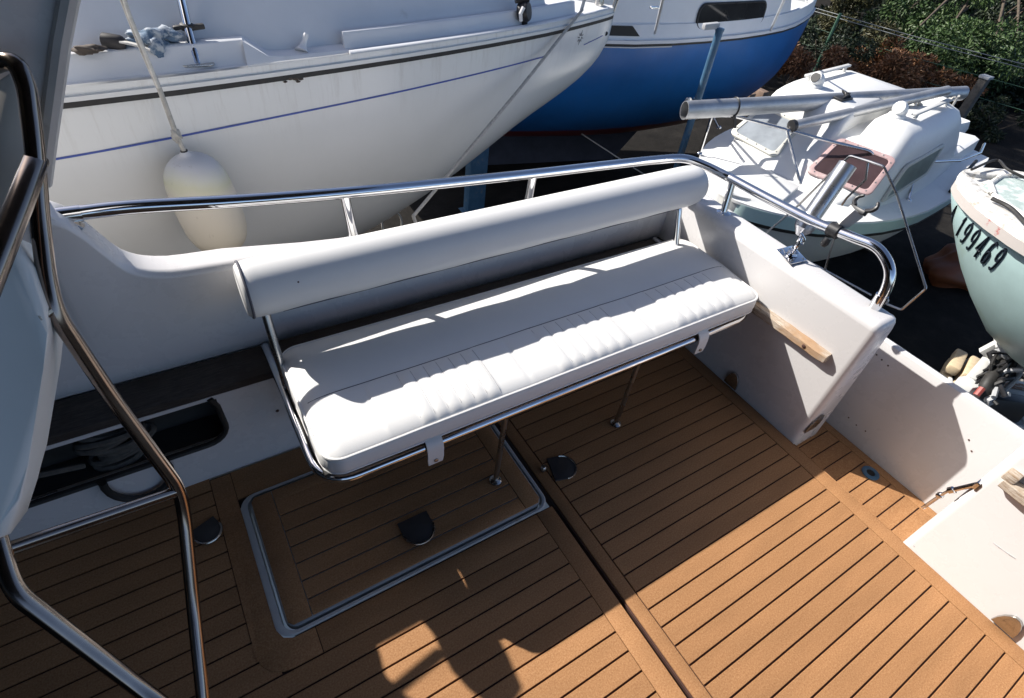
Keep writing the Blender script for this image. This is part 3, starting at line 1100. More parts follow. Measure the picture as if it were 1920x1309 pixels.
# rolled backrest: padded cylinder with a flat back and end caps
bm = B()
RX0, RX1, RY, RZ0, RZ1, RR = -0.796, 0.978, 1.086, 0.712, 0.726, 0.0815
rings = []
ends = [(0.0, 0.86), (0.008, 0.95), (0.02, 0.99), (0.04, 1.0)]
NS = 40
stations = [RX0 + e for e, _ in ends] + frange(RX0 + 0.1, RX1 - 0.14, 26) + [RX1 - 0.10, RX1 - 0.07, RX1 - 0.045, RX1 - 0.022, RX1 - 0.008, RX1]
scale_ = [k for _, k in ends] + [1.0] * 27 + [1.0, 0.985, 0.95, 0.86, 0.7, 0.45]
random.seed(2)
for x, k in zip(stations, scale_):
    t = (x - RX0) / (RX1 - RX0)
    zc = RZ0 + (RZ1 - RZ0) * t
    ring = []
    for j in range(NS):
        a = 2 * math.pi * j / NS
        rr = RR * k
        # slightly flattened back and a soft dent two thirds along
        py, pz = math.cos(a) * rr, math.sin(a) * rr
        if py > 0:
            py *= 0.86
        dent = 0.0065 * math.exp(-((x - 0.36 - 0.25 * math.sin(a)) / 0.045) ** 2) * max(0, math.sin(a + 2.3)) + 0.0022 * math.sin(x * 23 + 3 * math.sin(a * 2)) * max(0, -math.sin(a - .4))
        py *= 1 - dent / RR; pz *= 1 - dent / RR
        ring.append(V(x, RY + py, zc + pz))
    rings.append(ring)
loft(bm, rings)
roll = obj('backrest_roll', bm, VINYL, bench, smooth=70)
# piping round the left end, seam and slot along the bottom
bm = B()
tube(bm, [V(RX0 + 0.012, RY + (0.86 if math.cos(a) > 0 else 1) * math.cos(a) * RR * 0.985, RZ0 + math.sin(a) * RR * 0.985) for a in [2 * math.pi * k / 36 for k in range(36)]], 0.0038, 6, closed=True)
obj('end_piping', bm, THREAD, roll)
bm = B()
aa = R(236)
tube(bm, [V(x, RY + math.cos(aa) * (RR + .0003), RZ0 + (RZ1 - RZ0) * (x - RX0) / (RX1 - RX0) + math.sin(aa) * (RR + .0003)) for x in frange(RX0 + 0.09, RX1 - 0.12, 40)], 0.0024, 5)
obj('bottom_seam', bm, THREAD, roll)
bm = B()
lathe(bm, [(0.0035, 0), (0.002, 0.002)], V(RX0 + 0.14, RY - RR * 0.88, RZ0 + RR * 0.46), (0, -0.88, 0.46), 8)
obj('stud', bm, CAULK, roll)

STITCH = mat('pale_stitching', (0.45, 0.45, 0.46), 0.6)
# ------------------------------------------------------------------ loose seat cushion on the bench
CX0, CX1, CY0, CY1, CZ0, CZ1 = -0.748, 0.955, 0.600, 1.055, 0.425, 0.507
PLEATS = [(-0.475, -0.225), (-0.005, 0.285), (0.50, 0.80)]
SEAM_Y = 0.808


def pleat(x, y):
    """height of the quilted channels along the front strip"""
    if y > SEAM_Y:
        return 0.0
    for a, b_ in PLEATS:
        if a <= x <= b_:
            k = (x - a) / (b_ - a) * 6.0
            f = abs(math.sin(math.pi * k))
            edge = min(1.0, (SEAM_Y - y) / 0.035, (y - CY0 + 0.004) / 0.02)
            return (0.0012 + 0.0048 * f ** 0.42) * max(0, edge)
        e = max(a - x, x - b_)
        if 0 < e < 0.10:
            s_ = 1 - e / 0.10
            return 0.0012 * s_ * s_ * (3 - 2 * s_)
    return -0.0035 * math.sin(math.pi * min(1, max(0, (SEAM_Y - y) / (SEAM_Y - CY0))))


bm = B()
nx, ny = 260, 46
cw, ch = CX1 - CX0, CY1 - CY0
rc = 0.055
grid = []
for i in range(nx + 1):
    row = []
    for j in range(ny + 1):
        u, v = i / nx, j / ny
        # denser towards the edges
        u = 0.5 - 0.5 * math.cos(math.pi * u) * 0.25 - (0.5 - u) * 0.75 if True else u
        x = CX0 + cw * u; y = CY0 + ch * v
        # squircle the corners
        dx = max(CX0 + rc - x, x - (CX1 - rc), 0); dy = max(CY0 + rc - y, y - (CY1 - rc), 0)
        if dx > 0 and dy > 0:
            m_ = max(dx, dy); l_ = math.hypot(dx, dy)
            f = m_ / l_
            x += (dx - dx * f) * (1 if x < 0 else -1); y += (dy - dy * f) * (1 if y < 0.8 else -1)
        ed = min(x - CX0, CX1 - x, y - CY0, CY1 - y)
        ed = max(ed, 0)
        if dx > 0 and dy > 0:
            ed = max(0, rc - math.hypot(max(CX0 + rc - x, x - (CX1 - rc), 0), max(CY0 + rc - y, y - (CY1 - rc), 0)))
        crown = 0.020 * (1 - math.exp(-ed / 0.028)) + 0.006 * math.sin(math.pi * v) - 0.003 * math.exp(-((y - SEAM_Y) / 0.006) ** 2)
        wob = 0.0022 * math.sin(x * 7 + 1.3) * math.sin(y * 9 + 0.5) + 0.003 * math.exp(-((x + 0.0) / 0.35) ** 2) * -1
        z = CZ1 - 0.020 + crown + wob * min(1, ed / 0.06) + pleat(x, y)
        row.append(V(x, y, z))
    grid.append(row)
top = [[bm.verts.new(p) for p in row] for row in grid]
for i in range(nx):
    for j in range(ny):
        bm.faces.new((top[i][j], top[i + 1][j], top[i + 1][j + 1], top[i][j + 1]))
# side band down to the board
loop_ij = [(i, 0) for i in range(nx + 1)] + [(nx, j) for j in range(1, ny + 1)] + [(i, ny) for i in range(nx - 1, -1, -1)] + [(0, j) for j in range(ny - 1, 0, -1)]
cen = V((CX0 + CX1) / 2, (CY0 + CY1) / 2, 0)
prev = [top[i][j] for i, j in loop_ij]
for k, (dz, off) in enumerate(((0.016, 0.004), (0.036, 0.006), (0.052, 0.004), (0.063, -0.004))):
    cur = []
    for (i, j) in loop_ij:
        p = grid[i][j]
        ox = -1 if i == 0 else (1 if i == nx else 0); oy = -1 if j == 0 else (1 if j == ny else 0)
        cur.append(bm.verts.new(V(p.x + ox * off, p.y + oy * off, CZ1 - 0.020 - dz + 0.0015 * math.sin(p.x * 11) * (oy < 0))))
    for a in range(len(prev)):
        b2 = (a + 1) % len(prev)
        bm.faces.new((prev[a], prev[b2], cur[b2], cur[a]))
    prev = cur
cushion = obj('seat_cushion', bm, VINYL, None, smooth=75)
tag(cushion, 'long white vinyl seat cushion with pleated front edge on the cockpit bench', 'cushion')
bm = B()
tube(bm, [grid[i][j] + V(0, 0, 0.0005) for i, j in loop_ij][::2], 0.0042, 7, closed=True)
obj('top_piping', bm, PIPING, cushion)
bm = B()
pts = []
for (i, j) in loop_ij[::3]:
    p = grid[i][j]
    ox = -1 if i == 0 else (1 if i == nx else 0); oy = -1 if j == 0 else (1 if j == ny else 0)
    pts.append(V(p.x + ox * .002, p.y + oy * .002, CZ1 - 0.020 - 0.058))
tube(bm, pts, 0.0038, 7, closed=True)
obj('bottom_piping', bm, PIPING, cushion)
bm = B()
def top_z(x, y):
    best = min(((abs(p.x - x), p) for p in (grid[i][0] for i in range(nx + 1))), key=lambda q: q[0])
    i = min(range(nx + 1), key=lambda i: abs(grid[i][ny // 2].x - x))
    j = min(range(ny + 1), key=lambda j: abs(grid[i][j].y - y))
    return grid[i][j].z
tube(bm, [V(x, SEAM_Y, top_z(x, SEAM_Y) + 0.0004) for x in frange(CX0 + 0.02, CX1 - 0.02, 60)], 0.0012, 5)
obj('cross_seam', bm, THREAD, cushion)
for a, b_ in PLEATS:
    for k in range(7):
        x = a + (b_ - a) * k / 6
        bm = B()
        tube(bm, [V(x, y, top_z(x, y) + 0.0002) for y in frange(SEAM_Y - 0.002, CY0 + 0.012, 12)], 0.0010, 4)
        obj('pleat_stitch', bm, STITCH, cushion)
for x in (-0.452, 0.642):
    bm = B()
    w = 0.05
    path = [(0.604, 0.436), (0.588, 0.428), (0.578, 0.414), (0.574, 0.395), (0.573, 0.362), (0.574, 0.338)]
    rings = []
    for k, (y, z) in enumerate(path):
        ww = w * (1 if k < 5 else 0.9)
        rings.append([V(x - ww / 2, y, z), V(x + ww / 2, y, z), V(x + ww / 2, y + 0.005, z - 0.001), V(x - ww / 2, y + 0.005, z - 0.001)])
    loft(bm, rings)
    st = obj('cushion_strap', bm, PIPING, cushion)
    bm = B()
    lathe(bm, [(0.0075, 0), (0.0065, 0.003), (0.003, 0.004)], (x, 0.5725, 0.356), (0, -1, 0), 12)
    obj('snap_fastener', bm, STEEL, st)

# ------------------------------------------------------------------ gear clamped to the stern rail
tubeth = thing('steel_gear_tube', 'thick polished steel tube shackled to the stern top by an eye ring', 'tube holder', (1.05, 0.64, 0.634))
bm = B()
bx = [V(1.028, 0.677, 0.637), V(0.999, 0.586, 0.637), V(1.084, 0.577, 0.637), V(1.121, 0.671, 0.637)]
prism(bm, bx, (0, 0, 1), 0.006, 0.0015)
obj('base_plate', bm, CHROME, tubeth)
for p in bx:
    q = V(p).lerp(sum((V(b) for b in bx), V(0, 0, 0)) / 4, 0.25)
    bm = B(); lathe(bm, [(0.005, 0), (0.004, 0.002)], q + V(0, 0, .006), (0, 0, 1), 8)
    obj('screw', bm, STEEL, tubeth)
bcen = sum((V(b) for b in bx), V(0, 0, 0)) / 4 + V(0, 0, 0.008)
bm = B()
lathe(bm, [(0.022, 0), (0.022, 0.012), (0.012, 0.018)], bcen, (0, 0, 1), 16)
ringc = bcen + V(0.0, 0.0, 0.045)
tube(bm, [ringc + V(0.016 * math.cos(t), 0.010 * math.cos(t), 0.026 * math.sin(t)) for t in [2 * math.pi * k / 20 for k in range(20)]], 0.0058, 8, closed=True)
tube(bm, [ringc + V(0.016, -.006, 0.0), ringc + V(0.03, 0.0, 0.012), ringc + V(0.02, 0.02, 0.03)], 0.006, 8)
obj('eye_shackle', bm, CHROME, tubeth)
lo, hi = V(1.125, 0.669, 0.718), V(1.235, 0.687, 0.950)
axis = (hi - lo).normalized()
bm = B()
lathe(bm, [(0.036, 0), (0.038, 0.01), (0.038, 0.045), (0.034, 0.05), (0.033, 0.06), (0.033, (hi - lo).length), (0.028, (hi - lo).length), (0.028, (hi - lo).length - .05)], lo, axis, 24, cap=False)
lathe(bm, [(0.012, -0.03), (0.036, 0)], lo, axis, 24, cap=False)
tb = obj('tube', bm, TUBEM, tubeth, smooth=60)
bm = B()
lathe(bm, [(0.0279, 0), (0.0279, 0.004)], lo + axis * ((hi - lo).length - .045), axis, 20)
obj('tube_bottom', bm, DARKHOLE, tb)
bm = B()
tube(bm, [ringc + V(0.005, 0.004, 0.02), lo - axis * 0.028], 0.007, 8)
obj('swivel_pin', bm, CHROME, tubeth)

wf = thing('bent_wire_stand', 'bent thin steel wire frame standing outside the stern rail', 'wire frame', (1.2, 0.5, 0.6))
WX = 1.24
bm = B()
tube(bm, fillet([V(1.240, 0.870, 0.535), V(1.240, 0.820, 0.649), V(1.240, 0.785, 0.734), V(1.240, 0.732, 0.891), V(1.240, 0.698, 0.977), V(1.240, 0.631, 0.987), V(1.240, 0.574, 0.993), V(1.240, 0.484, 0.930), V(1.240, 0.232, 0.705), V(1.240, 0.253, 0.593), V(1.240, 0.305, 0.582), V(1.240, 0.333, 0.591), V(1.240, 0.320, 0.606), V(1.240, 0.304, 0.593), V(1.240, 0.319, 0.562)], 0.008, 3), 0.0042, 8)
obj('outer_wire', bm, STEEL, wf)
bm = B()
tube(bm, [V(1.240, 0.870, 0.535), V(1.240, 0.564, 0.563), V(1.240, 0.365, 0.579)], 0.0038, 8)
obj('bottom_wire', bm, STEEL, wf)
bm = B()
tube(bm, [V(1.240, 0.630, 0.985), V(1.240, 0.605, 0.929), V(1.240, 0.631, 0.844), V(1.240, 0.634, 0.812)], 0.004, 8)
obj('brace_wire', bm, STEEL, wf)
bm = B()
tube(bm, [V(1.120, 0.550, 0.762), V(1.240, 0.563, 0.566)], 0.004, 8)
obj('brace_wire', bm, STEEL, wf)

rh = thing('rod_holder', 'rail clamped fishing rod holder with black open claw', 'rod holder', V(1.080, 0.535, 0.786))
rc_ = V(V(1.080, 0.543, 0.792))
bm = B()
lathe(bm, [(0.0215, -0.022), (0.026, -0.018), (0.026, 0.018), (0.0215, 0.022)], rc_, (0.0, -1, 0.05), 16)
lathe(bm, [(0.012, 0), (0.014, 0.02), (0.009, 0.032)], rc_ + V(-0.012, 0, -0.03), (-0.3, 0, -1), 12)
obj('clamp', bm, BLACK, rh)
hb, ht = rc_ + V(0.01, -0.004, 0.022), rc_ + V(0.035, -0.02, 0.085)
bm = B()
lathe(bm, [(0.016, 0), (0.026, 0.012), (0.03, 0.05), (0.03, 0.066)], hb, ht - hb, 4)
obj('socket', bm, LIGHTGREY, rh)
zz = (ht - hb).normalized()
hx = V(-0.25, -0.93, 0.1).normalized()
bm = B()
obox(bm, ht, (0.066, 0.02, 0.016), hx, zz, 0.003)
obj('claw_base', bm, BLACK, rh)
for sgn in (-1, 1):
    bm = B()
    c0 = ht + hx * 0.024 * sgn + zz * 0.008
    pts = [c0, c0 + hx * 0.016 * sgn + zz * 0.012, c0 + hx * 0.018 * sgn + zz * 0.028, c0 + hx * 0.006 * sgn + zz * 0.042]
    tube(bm, spline(pts, 4), [0.0075] * 8 + [0.006] * 4 + [0.004], 8)
    obj('claw_jaw', bm, BLACK, rh)

# ------------------------------------------------------------------ white sailing yacht alongside
YH = Hull((1.892, 2.84), (-0.989, 0.148), 0.94,
          [(0, 0.012), (0.06, 0.06), (0.25, 0.18), (0.79, 0.478), (1.99, 0.975), (2.83, 1.24), (4.2, 1.48), (6, 1.6), (9, 1.25)],
          [(0, 0.74), (0.053, 0.63), (0.19, 0.49), (0.674, 0.19), (1.13, -0.12), (1.671, -0.42), (2.6, -0.74), (4.2, -0.98), (6, -1.0), (9, -0.5)], p=2.8, q=0.8)
yacht = thing('sailing_yacht', 'large white sailing yacht with thin blue hull stripe and dark rubbing line', 'sailing yacht', (-2.0, 3.4, -1.6))
yst = [0, 0.02, 0.05, 0.1, 0.18, 0.28, 0.4, 0.55, 0.7, 0.9, 1.1, 1.35, 1.6, 1.9, 2.2, 2.5, 2.8, 3.2, 3.6, 4.0, 4.5, 5, 5.6, 6.2, 7, 8, 9]
bm = B()
YH.skin(bm, yst, 22)
obj('hull', bm, YACHTHULL, yacht, smooth=60)
# keel
bm = B()
loft(bm, [[YH.at(s0, 0.09, -0.85), YH.at(s1, 0.09, -0.85), YH.at(s1 + .0, -0.09, -0.85), YH.at(s0, -0.09, -0.85)] if z > -1 else
          [YH.at(s0, 0.06, z), YH.at(s1, 0.06, z), YH.at(s1, -0.06, z), YH.at(s0, -0.06, z)] for s0, s1, z in ((3.6, 5.8, -0.85), (4.0, 5.7, -1.59))])
obj('keel', bm, mat('keel_antifouling', (0.05, 0.055, 0.08), 0.7, var=0.2), yacht)
# rubbing strake: white band, black line below it
def zt(z):
    return lambda st: YH.t_of_z(st, z)
def ztv(f):
    return lambda st: YH.t_of_z(st, f(st))
ys2 = [s for s in yst if s >= 0.02]
blk = lambda st: 0.888
for sg in (-1, 1):
    bm = B()
    YH.strip(bm, ys2, ztv(lambda s: blk(s) + 0.010), ztv(lambda s: blk(s) - 0.008), 0.011, sg)
    obj('rubbing_line', bm, RUBBER, yacht)
    bm = B()
    YH.strip(bm, ys2, ztv(lambda s: blk(s) + 0.026), ztv(lambda s: blk(s) + 0.011), 0.012, sg)
    obj('rubbing_strake', bm, GEL2, yacht)
bm = B()
def stripe_z(st):
    return smooth_table([(0.65, 0.772), (1.67, 0.752), (2.4, 0.738), (2.93, 0.718), (6, 0.6)], st)
YH.strip(bm, frange(0.65, 5.5, 40), ztv(lambda s: stripe_z(s) + 0.0035), ztv(lambda s: stripe_z(s) - 0.0035), 0.0025, -1)
obj('hull_stripe', bm, STRIPE, yacht)
bm = B()
YH.strip(bm, frange(0.10, 0.30, 6), ztv(lambda s: 0.804 - 0.1 * s), ztv(lambda s: 0.799 - 0.1 * s), 0.0025, -1)
obj('hull_stripe', bm, STRIPE, yacht)
# compass star emblem near the bow: eight thin rays
bm = B()
sc_, zc_ = 0.36, 0.823
e1 = (YH.side(sc_ + .05, YH.t_of_z(sc_ + .05, zc_), -1) - YH.side(sc_ - .05, YH.t_of_z(sc_ - .05, zc_), -1)).normalized()
e2 = (YH.side(sc_, YH.t_of_z(sc_, zc_ + .04), -1) - YH.side(sc_, YH.t_of_z(sc_, zc_ - .04), -1)).normalized()
en = e1.cross(e2)
if en.y > 0:
    en = -en
cc = YH.side(sc_, YH.t_of_z(sc_, zc_), -1) + en * 0.003
for k in range(8):
    a = 2 * math.pi * k / 8 + 0.2
    d1 = e1 * math.cos(a) + e2 * math.sin(a)
    l0, l1 = (0.012, 0.042) if k % 2 == 0 else (0.014, 0.033)
    pw = e1 * -math.sin(a) + e2 * math.cos(a)
    prism(bm, [cc + d1 * l0 - pw * 0.0035, cc + d1 * l1, cc + d1 * l0 + pw * 0.0035], en, 0.0012)
st_ = obj('star_emblem', bm, LETTER, yacht)
st_['kind'] = 'stuff'
bm = B()
for k, (ds, dz, r_) in enumerate(((0.0, 0.0, .011), (.02, .003, .009), (-.022, -.004, .008), (.04, -.006, .006), (-.01, -.012, .007), (-.04, .002, .005))):
    c_ = YH.side(2.09 + ds, YH.t_of_z(2.09 + ds, 0.880 + dz), -1, 0.008)
    rr_ = bmesh.ops.create_icosphere(bm, subdivisions=2, radius=1.0)
    for v in rr_['verts']:
        q_ = v.co.copy(); k_ = 1 + .3 * math.sin(q_.x * 5 + k) * math.sin(q_.z * 6)
        v.co = c_ + V(q_.x * r_ * 1.3 * k_, q_.y * .006, q_.z * r_ * .6 * k_)
ms = obj('moss_patch', bm, BROWNSTUFF, yacht)
ms['kind'] = 'stuff'
# deck mouldings: toe rail, side deck, coaming step and cabin trunk, both sides
def ymould(prof_of, stations, name, material, sides=(-1, 1)):
    for sg in sides:
        bm = B()
        loft(bm, [[YH.at(s_, sg * n, z) for n, z in prof_of(s_)] for s_ in stations])
        obj(name, bm, material, yacht, smooth=50)
W = YH.w
fw = [0.10, 0.16, 0.25, 0.4, 0.55, 0.7, 0.9, 1.1, 1.35, 1.6, 1.85]
allst = [0.02] + fw + [2.0, 2.3, 2.8, 3.5, 4.2, 5, 6, 7, 8, 9]
def inn(s_, d, k):
    return max(W(s_) - d, W(s_) * k)
ymould(lambda s_: [(inn(s_, .03, .9), 0.905), (inn(s_, .03, .9), 0.938), (0.0, 0.945), (0.0, 0.905)], allst, 'side_deck', DECKWHITE)
ymould(lambda s_: [(inn(s_, .001, .99), 0.928), (inn(s_, .004, .96), 0.945), (inn(s_, .01, .92), 0.948), (inn(s_, .026, .86), 0.948), (inn(s_, .03, .8), 0.936)], fw, 'toe_rail', DECKWHITE)
cs = [0.40, 0.5, 0.6, 0.75, 0.9, 1.1, 1.35, 1.6, 1.86]
ymould(lambda s_: [(inn(s_, .055, .75), 0.93), (inn(s_, .085, .6), 0.985), (inn(s_, .09, .58), 0.997), (inn(s_, .095, .56), 1.0), (inn(s_, .115, .5), 1.0), (inn(s_, .13, .45), 0.975), (inn(s_, .2, .3), .93)], cs, 'coaming_step', DECKWHITE)
ymould(lambda s_: [(inn(s_, .125, .45), 0.93), (inn(s_, .14, .42), 0.978), (inn(s_, .48, .2), 0.978 + 0.86 * (inn(s_, .14, .42) - inn(s_, .48, .2))), (inn(s_, .62, .1), 1.40), (0.0, 1.44), (0.0, 0.93)], [0.62, 0.75, 0.9, 1.1, 1.35, 1.6, 1.9, 2.2, 2.6, 3.0, 3.5, 4, 5, 6], 'cabin_trunk', DECKWHITE)
cs2 = [2.255, 2.27, 2.5, 2.8, 3.2, 3.6, 4.2, 5, 6]
ymould(lambda s_: [(W(s_) - 0.045, 0.93), (W(s_) - 0.095, 0.985), (W(s_) - 0.10, 1.002), (W(s_) - 0.106, 1.007), (W(s_) - 0.155, 1.007), (W(s_) - 0.165, 0.97), (W(s_) - 0.2, 0.93)], cs2, 'cockpit_coaming', DECKWHITE)
# moulded sloping end of the coaming and its horn
bm = B()
loft(bm, [[YH.at(s_, -(W(s_) - 0.025), 0.93), YH.at(s_, -(W(s_) - 0.045 - (h - .944) * .8), h), YH.at(s_, -(W(s_) - 0.16), h + .003), YH.at(s_, -(W(s_) - 0.18), 0.93)] for s_, h in ((1.84, 0.944), (1.9, 0.946), (2.1, 0.947), (2.17, 0.952), (2.256, 1.004))])
obj('coaming_ramp', bm, DECKWHITE, yacht, smooth=30)
bm = B()
tube(bm, spline([YH.at(2.04, -(W(2.04) - .09), .945), YH.at(2.025, -(W(2.04) - .11), .972), YH.at(2.01, -(W(2.04) - .12), 1.004)], 4), [0.03, 0.022, 0.016, 0.013, 0.011, 0.010, 0.010, 0.011, 0.009], 10)
obj('cleat_horn', bm, DECKWHITE, yacht)
# stanchion with base plate
sb0 = V(-0.661, 2.161, 0.945)
bm = B()
tube(bm, [sb0, V(-0.653, 2.250, 1.056), V(-0.646, 2.280, 1.141), V(-0.651, 2.300, 1.232)], 0.0155, 12)
stn = obj('stanchion', bm, CHROME, yacht)
bm = B()
prism(bm, [sb0 + V(a, b, 0.0) for a, b in rrect(0.115, 0.05, 0.02, 4)], (0, 0, 1), 0.007, 0.002)
obj('base_plate', bm, STEEL, stn)
q = V(V(-0.654, 2.250, 1.047))
bm = B()
lathe(bm, [(0.019, -0.012), (0.024, -0.008), (0.024, 0.008), (0.019, 0.012)], q, (0.05, 0.0, 1), 14)
obox(bm, q + V(0.032, -.005, 0.0), (0.05, 0.02, 0.018), (1, 0.05, .08), (0, 0, 1), 0.004)
obox(bm, q + V(-0.03, -.005, -0.0), (0.035, 0.02, 0.014), (1, 0.05, .1), (0, 0, 1), 0.004)
obj('stanchion_clamp', bm, RUBBER, stn)
# hardware on the cabin side
for (u0, u1) in ((V(-0.091, 2.550, 1.001), V(0.039, 2.560, 1.030)), (V(0.117, 2.550, 1.053), V(0.244, 2.560, 1.036))):
    bm = B()
    a_, b_ = V(u0), V(u1)
    obox(bm, a_.lerp(b_, .6), (0.11, 0.014, 0.02), (b_ - a_), (0, -0.4, 1), 0.003)
    obox(bm, a_, (0.05, 0.014, 0.016), V(-.7, 0, -.7), (0, -0.4, 1), 0.003)
    obj('deck_fitting', bm, LIGHTGREY, yacht)
# genoa block on the rail
gb = thing('rigging_block', 'black and white sheet block standing on the yacht side deck', 'block', V(1.003, 2.524, 0.950))
c = V(V(0.990, 2.526, 1.000))
bm = B()
lathe(bm, [(0.008, -0.03), (0.042, -0.028), (0.048, -0.018), (0.048, 0.018), (0.042, 0.028), (0.008, 0.03)], c, (0.6, -0.75, 0.25), 20)
obj('cheek', bm, BLACK, gb)
bm = B()
tube(bm, [c + V(-0.03 + 0.0, -0.035, 0.03), c + V(-0.045, -0.035, 0.0), c + V(-0.035, -0.03, -0.035)], 0.010, 8)
obj('sheave', bm, PIPING, gb)
bm = B()
tube(bm, [c, c + V(0.01, 0.01, 0.06), c + V(0.015, 0.02, 0.13)], 0.014, 8)
tube(bm, [c + V(-0.05, 0.02, 0.05), c + V(0.02, 0.0, 0.06)], 0.017, 8)
tube(bm, [c + V(0.01, 0, -0.02), V(c.x + 0.01, c.y, 0.93)], 0.016, 8)
obj('swivel', bm, BLACK, gb)
# bow fittings
bm = B()
lathe(bm, [(0.03, 0), (0.03, 0.05), (0.024, 0.09)], YH.at(0.12, 0, 0.915), (0, 0, 1), 12)
tube(bm, [YH.at(0.02, -0.02, 0.92), YH.at(-0.05, -0.02, 1.3)], 0.014, 8)
obj('bow_fitting', bm, STEEL, yacht)
bm = B()
lathe(bm, [(0.013, 0), (0.013, 0.003)], YH.side(0.06, 0.45, -1, 0.0) , (-0.15, -1, 0), 10)
obj('bow_hole', bm, DARKHOLE, yacht)

# clutter lying along the yacht's coaming
def blob(bm, c, sx, sy, sz, seed=0, amp=0.15, sub=3):
    r_ = bmesh.ops.create_icosphere(bm, subdivisions=sub, radius=1.0)
    rng = random.Random(seed)
    ph = [rng.uniform(0, 6.28) for _ in range(6)]
    for v in r_['verts']:
        p = v.co
        k = 1 + amp * (math.sin(p.x * 3.1 + ph[0]) * math.sin(p.y * 2.7 + ph[1]) + 0.6 * math.sin(p.z * 5 + ph[2] + p.x * 4) + 0.4 * math.sin(p.x * 9 + p.y * 7 + ph[3]))
        v.co = V(c) + V(p.x * sx * k, p.y * sy * k, p.z * sz * k)

bm = B()
cx = V(V(-0.790, 2.190, 1.020))
blob(bm, cx + V(0.01, 0.02, 0.008), 0.062, 0.035, 0.026, 3, 0.3, 4)
blob(bm, cx + V(0.015, -0.025, -0.015), 0.026, 0.018, 0.03, 5, 0.22)
blob(bm, cx + V(0.065, 0.025, 0.012), 0.045, 0.028, 0.022, 7, 0.28)
blob(bm, cx + V(-0.035, 0.01, 0.0), 0.035, 0.02, 0.014, 8, 0.3)
tag(obj('crumpled_rag', bm, RAG, smooth=80), 'crumpled blue and white rag hanging over the yacht coaming', 'rag')
bm = B()
cx2 = V(V(-0.898, 2.182, 1.020))
tube(bm, spline([cx2 + V(-0.03, 0.015, 0.008), cx2 + V(0.0, 0.0, 0.006), cx2 + V(0.035, -0.008, 0.0)], 5), [0.014] + [0.025] * 8 + [0.022, 0.016], 12)
tag(obj('black_boot', bm, BOOT), 'dark rounded boot lying beside the crumpled rag', 'boot')
bm = B()
cx3 = V(V(-0.974, 2.136, 1.020))
blob(bm, cx3, 0.045, 0.02, 0.013, 11, 0.3)
tag(obj('brown_cloth', bm, BROWNSTUFF, smooth=80), 'small brown cloth heap on the yacht coaming left of the boot', 'cloth')
bm = B()
ra = V(V(-0.829, 2.154, 1.020))
for k in range(4):
    tube(bm, spline([ra + V(-0.05, 0.012 - .004 * k, 0.012), ra + V(-0.01, -0.008 - .006 * k, 0.008), ra + V(0.03, -0.03 - .004 * k, -0.006)], 5), 0.0035, 6)
tag(obj('rope_hank', bm, ROPEW), 'thin white rope hank between boot and rag', 'rope')

# ------------------------------------------------------------------ fender on its line
fend = thing('fender', 'dirty white cylinder fender hanging between the boats', 'fender', V(-0.728, 1.950, 0.264))
ft, fb = V(V(-0.796, 1.950, 0.729)), V(V(-0.752, 1.950, 0.281))
fax = (fb - ft).normalized()
fl_ = (fb - ft).length
bm = B()
prof = [(0.012, 0.0), (0.02, 0.012), (0.03, 0.02), (0.058, 0.034), (0.085, 0.062), (0.103, 0.10), (0.112, 0.15), (0.116, 0.22), (0.116, 0.30), (0.113, 0.36), (0.104, 0.405), (0.086, 0.445), (0.058, 0.472), (0.03, 0.484), (0.018, 0.490), (0.012, 0.505)]
k_ = fl_ / 0.505
pp = spline([V(r_, h * k_, 0) for r_, h in prof], 4)
lathe(bm, [(p.x, p.y) for p in pp], ft, fax, 40)
fbody = obj('body', bm, FENDERM, fend, smooth=80)
bm = B()
lathe(bm, [(0.0125, -0.001), (0.0135, 0.006)], ft - fax * 0.001, fax, 14)
obj('eye', bm, DARKHOLE, fbody)
kn = V(V(-0.804, 1.950, 0.787))
bm = B()
tube(bm, [ft, kn, V(-0.811, 1.950, 0.939), V(-0.826, 1.955, 1.080), V(-0.835, 1.960, 1.226), V(-0.839, 1.960, 1.342)], 0.0082, 8)
obj('line', bm, ROPE, fend)
bm = B()
blob(bm, kn, 0.017, 0.015, 0.022, 2, 0.2)
obj('knot', bm, ROPE, fend)
bm = B()
tube(bm, [V(-0.812, 1.940, 0.951), V(-0.821, 1.945, 1.071), V(-0.829, 1.945, 1.160), V(-0.829, 1.950, 1.241)], 0.0062, 8)
obj('line', bm, ROPEW, fend)

# mooring lines
bm = B()
a_, b_ = V(V(1.455, 2.620, 0.980)), V(V(0.336, 2.050, 0.424))
tube(bm, [a_, a_.lerp(b_, .5) + V(0, 0, -.012), b_, V(0.023, 1.800, 0.377), V(0.0, 1.5, 0.2)], 0.0085, 8)
tag(obj('mooring_line', bm, ROPE), 'grey mooring line running down from the yacht bow', 'mooring line')
bm = B()
tube(bm, [V(1.496, 2.660, 1.059), V(1.456, 2.630, 0.972)], 0.010, 8)
tag(obj('bow_line', bm, ROPEW), 'short white rope rising from the yacht bow edge', 'rope')
bm = B()
tube(bm, [V(3.247, 6.292, -0.600), V(3.285, 5.295, -0.750), V(3.918, 4.423, -1.100), V(4.787, 4.215, -1.580)], 0.007, 6)
tag(obj('stay_wire', bm, ROPEW), 'thin pale line slanting down under the blue boat', 'line')
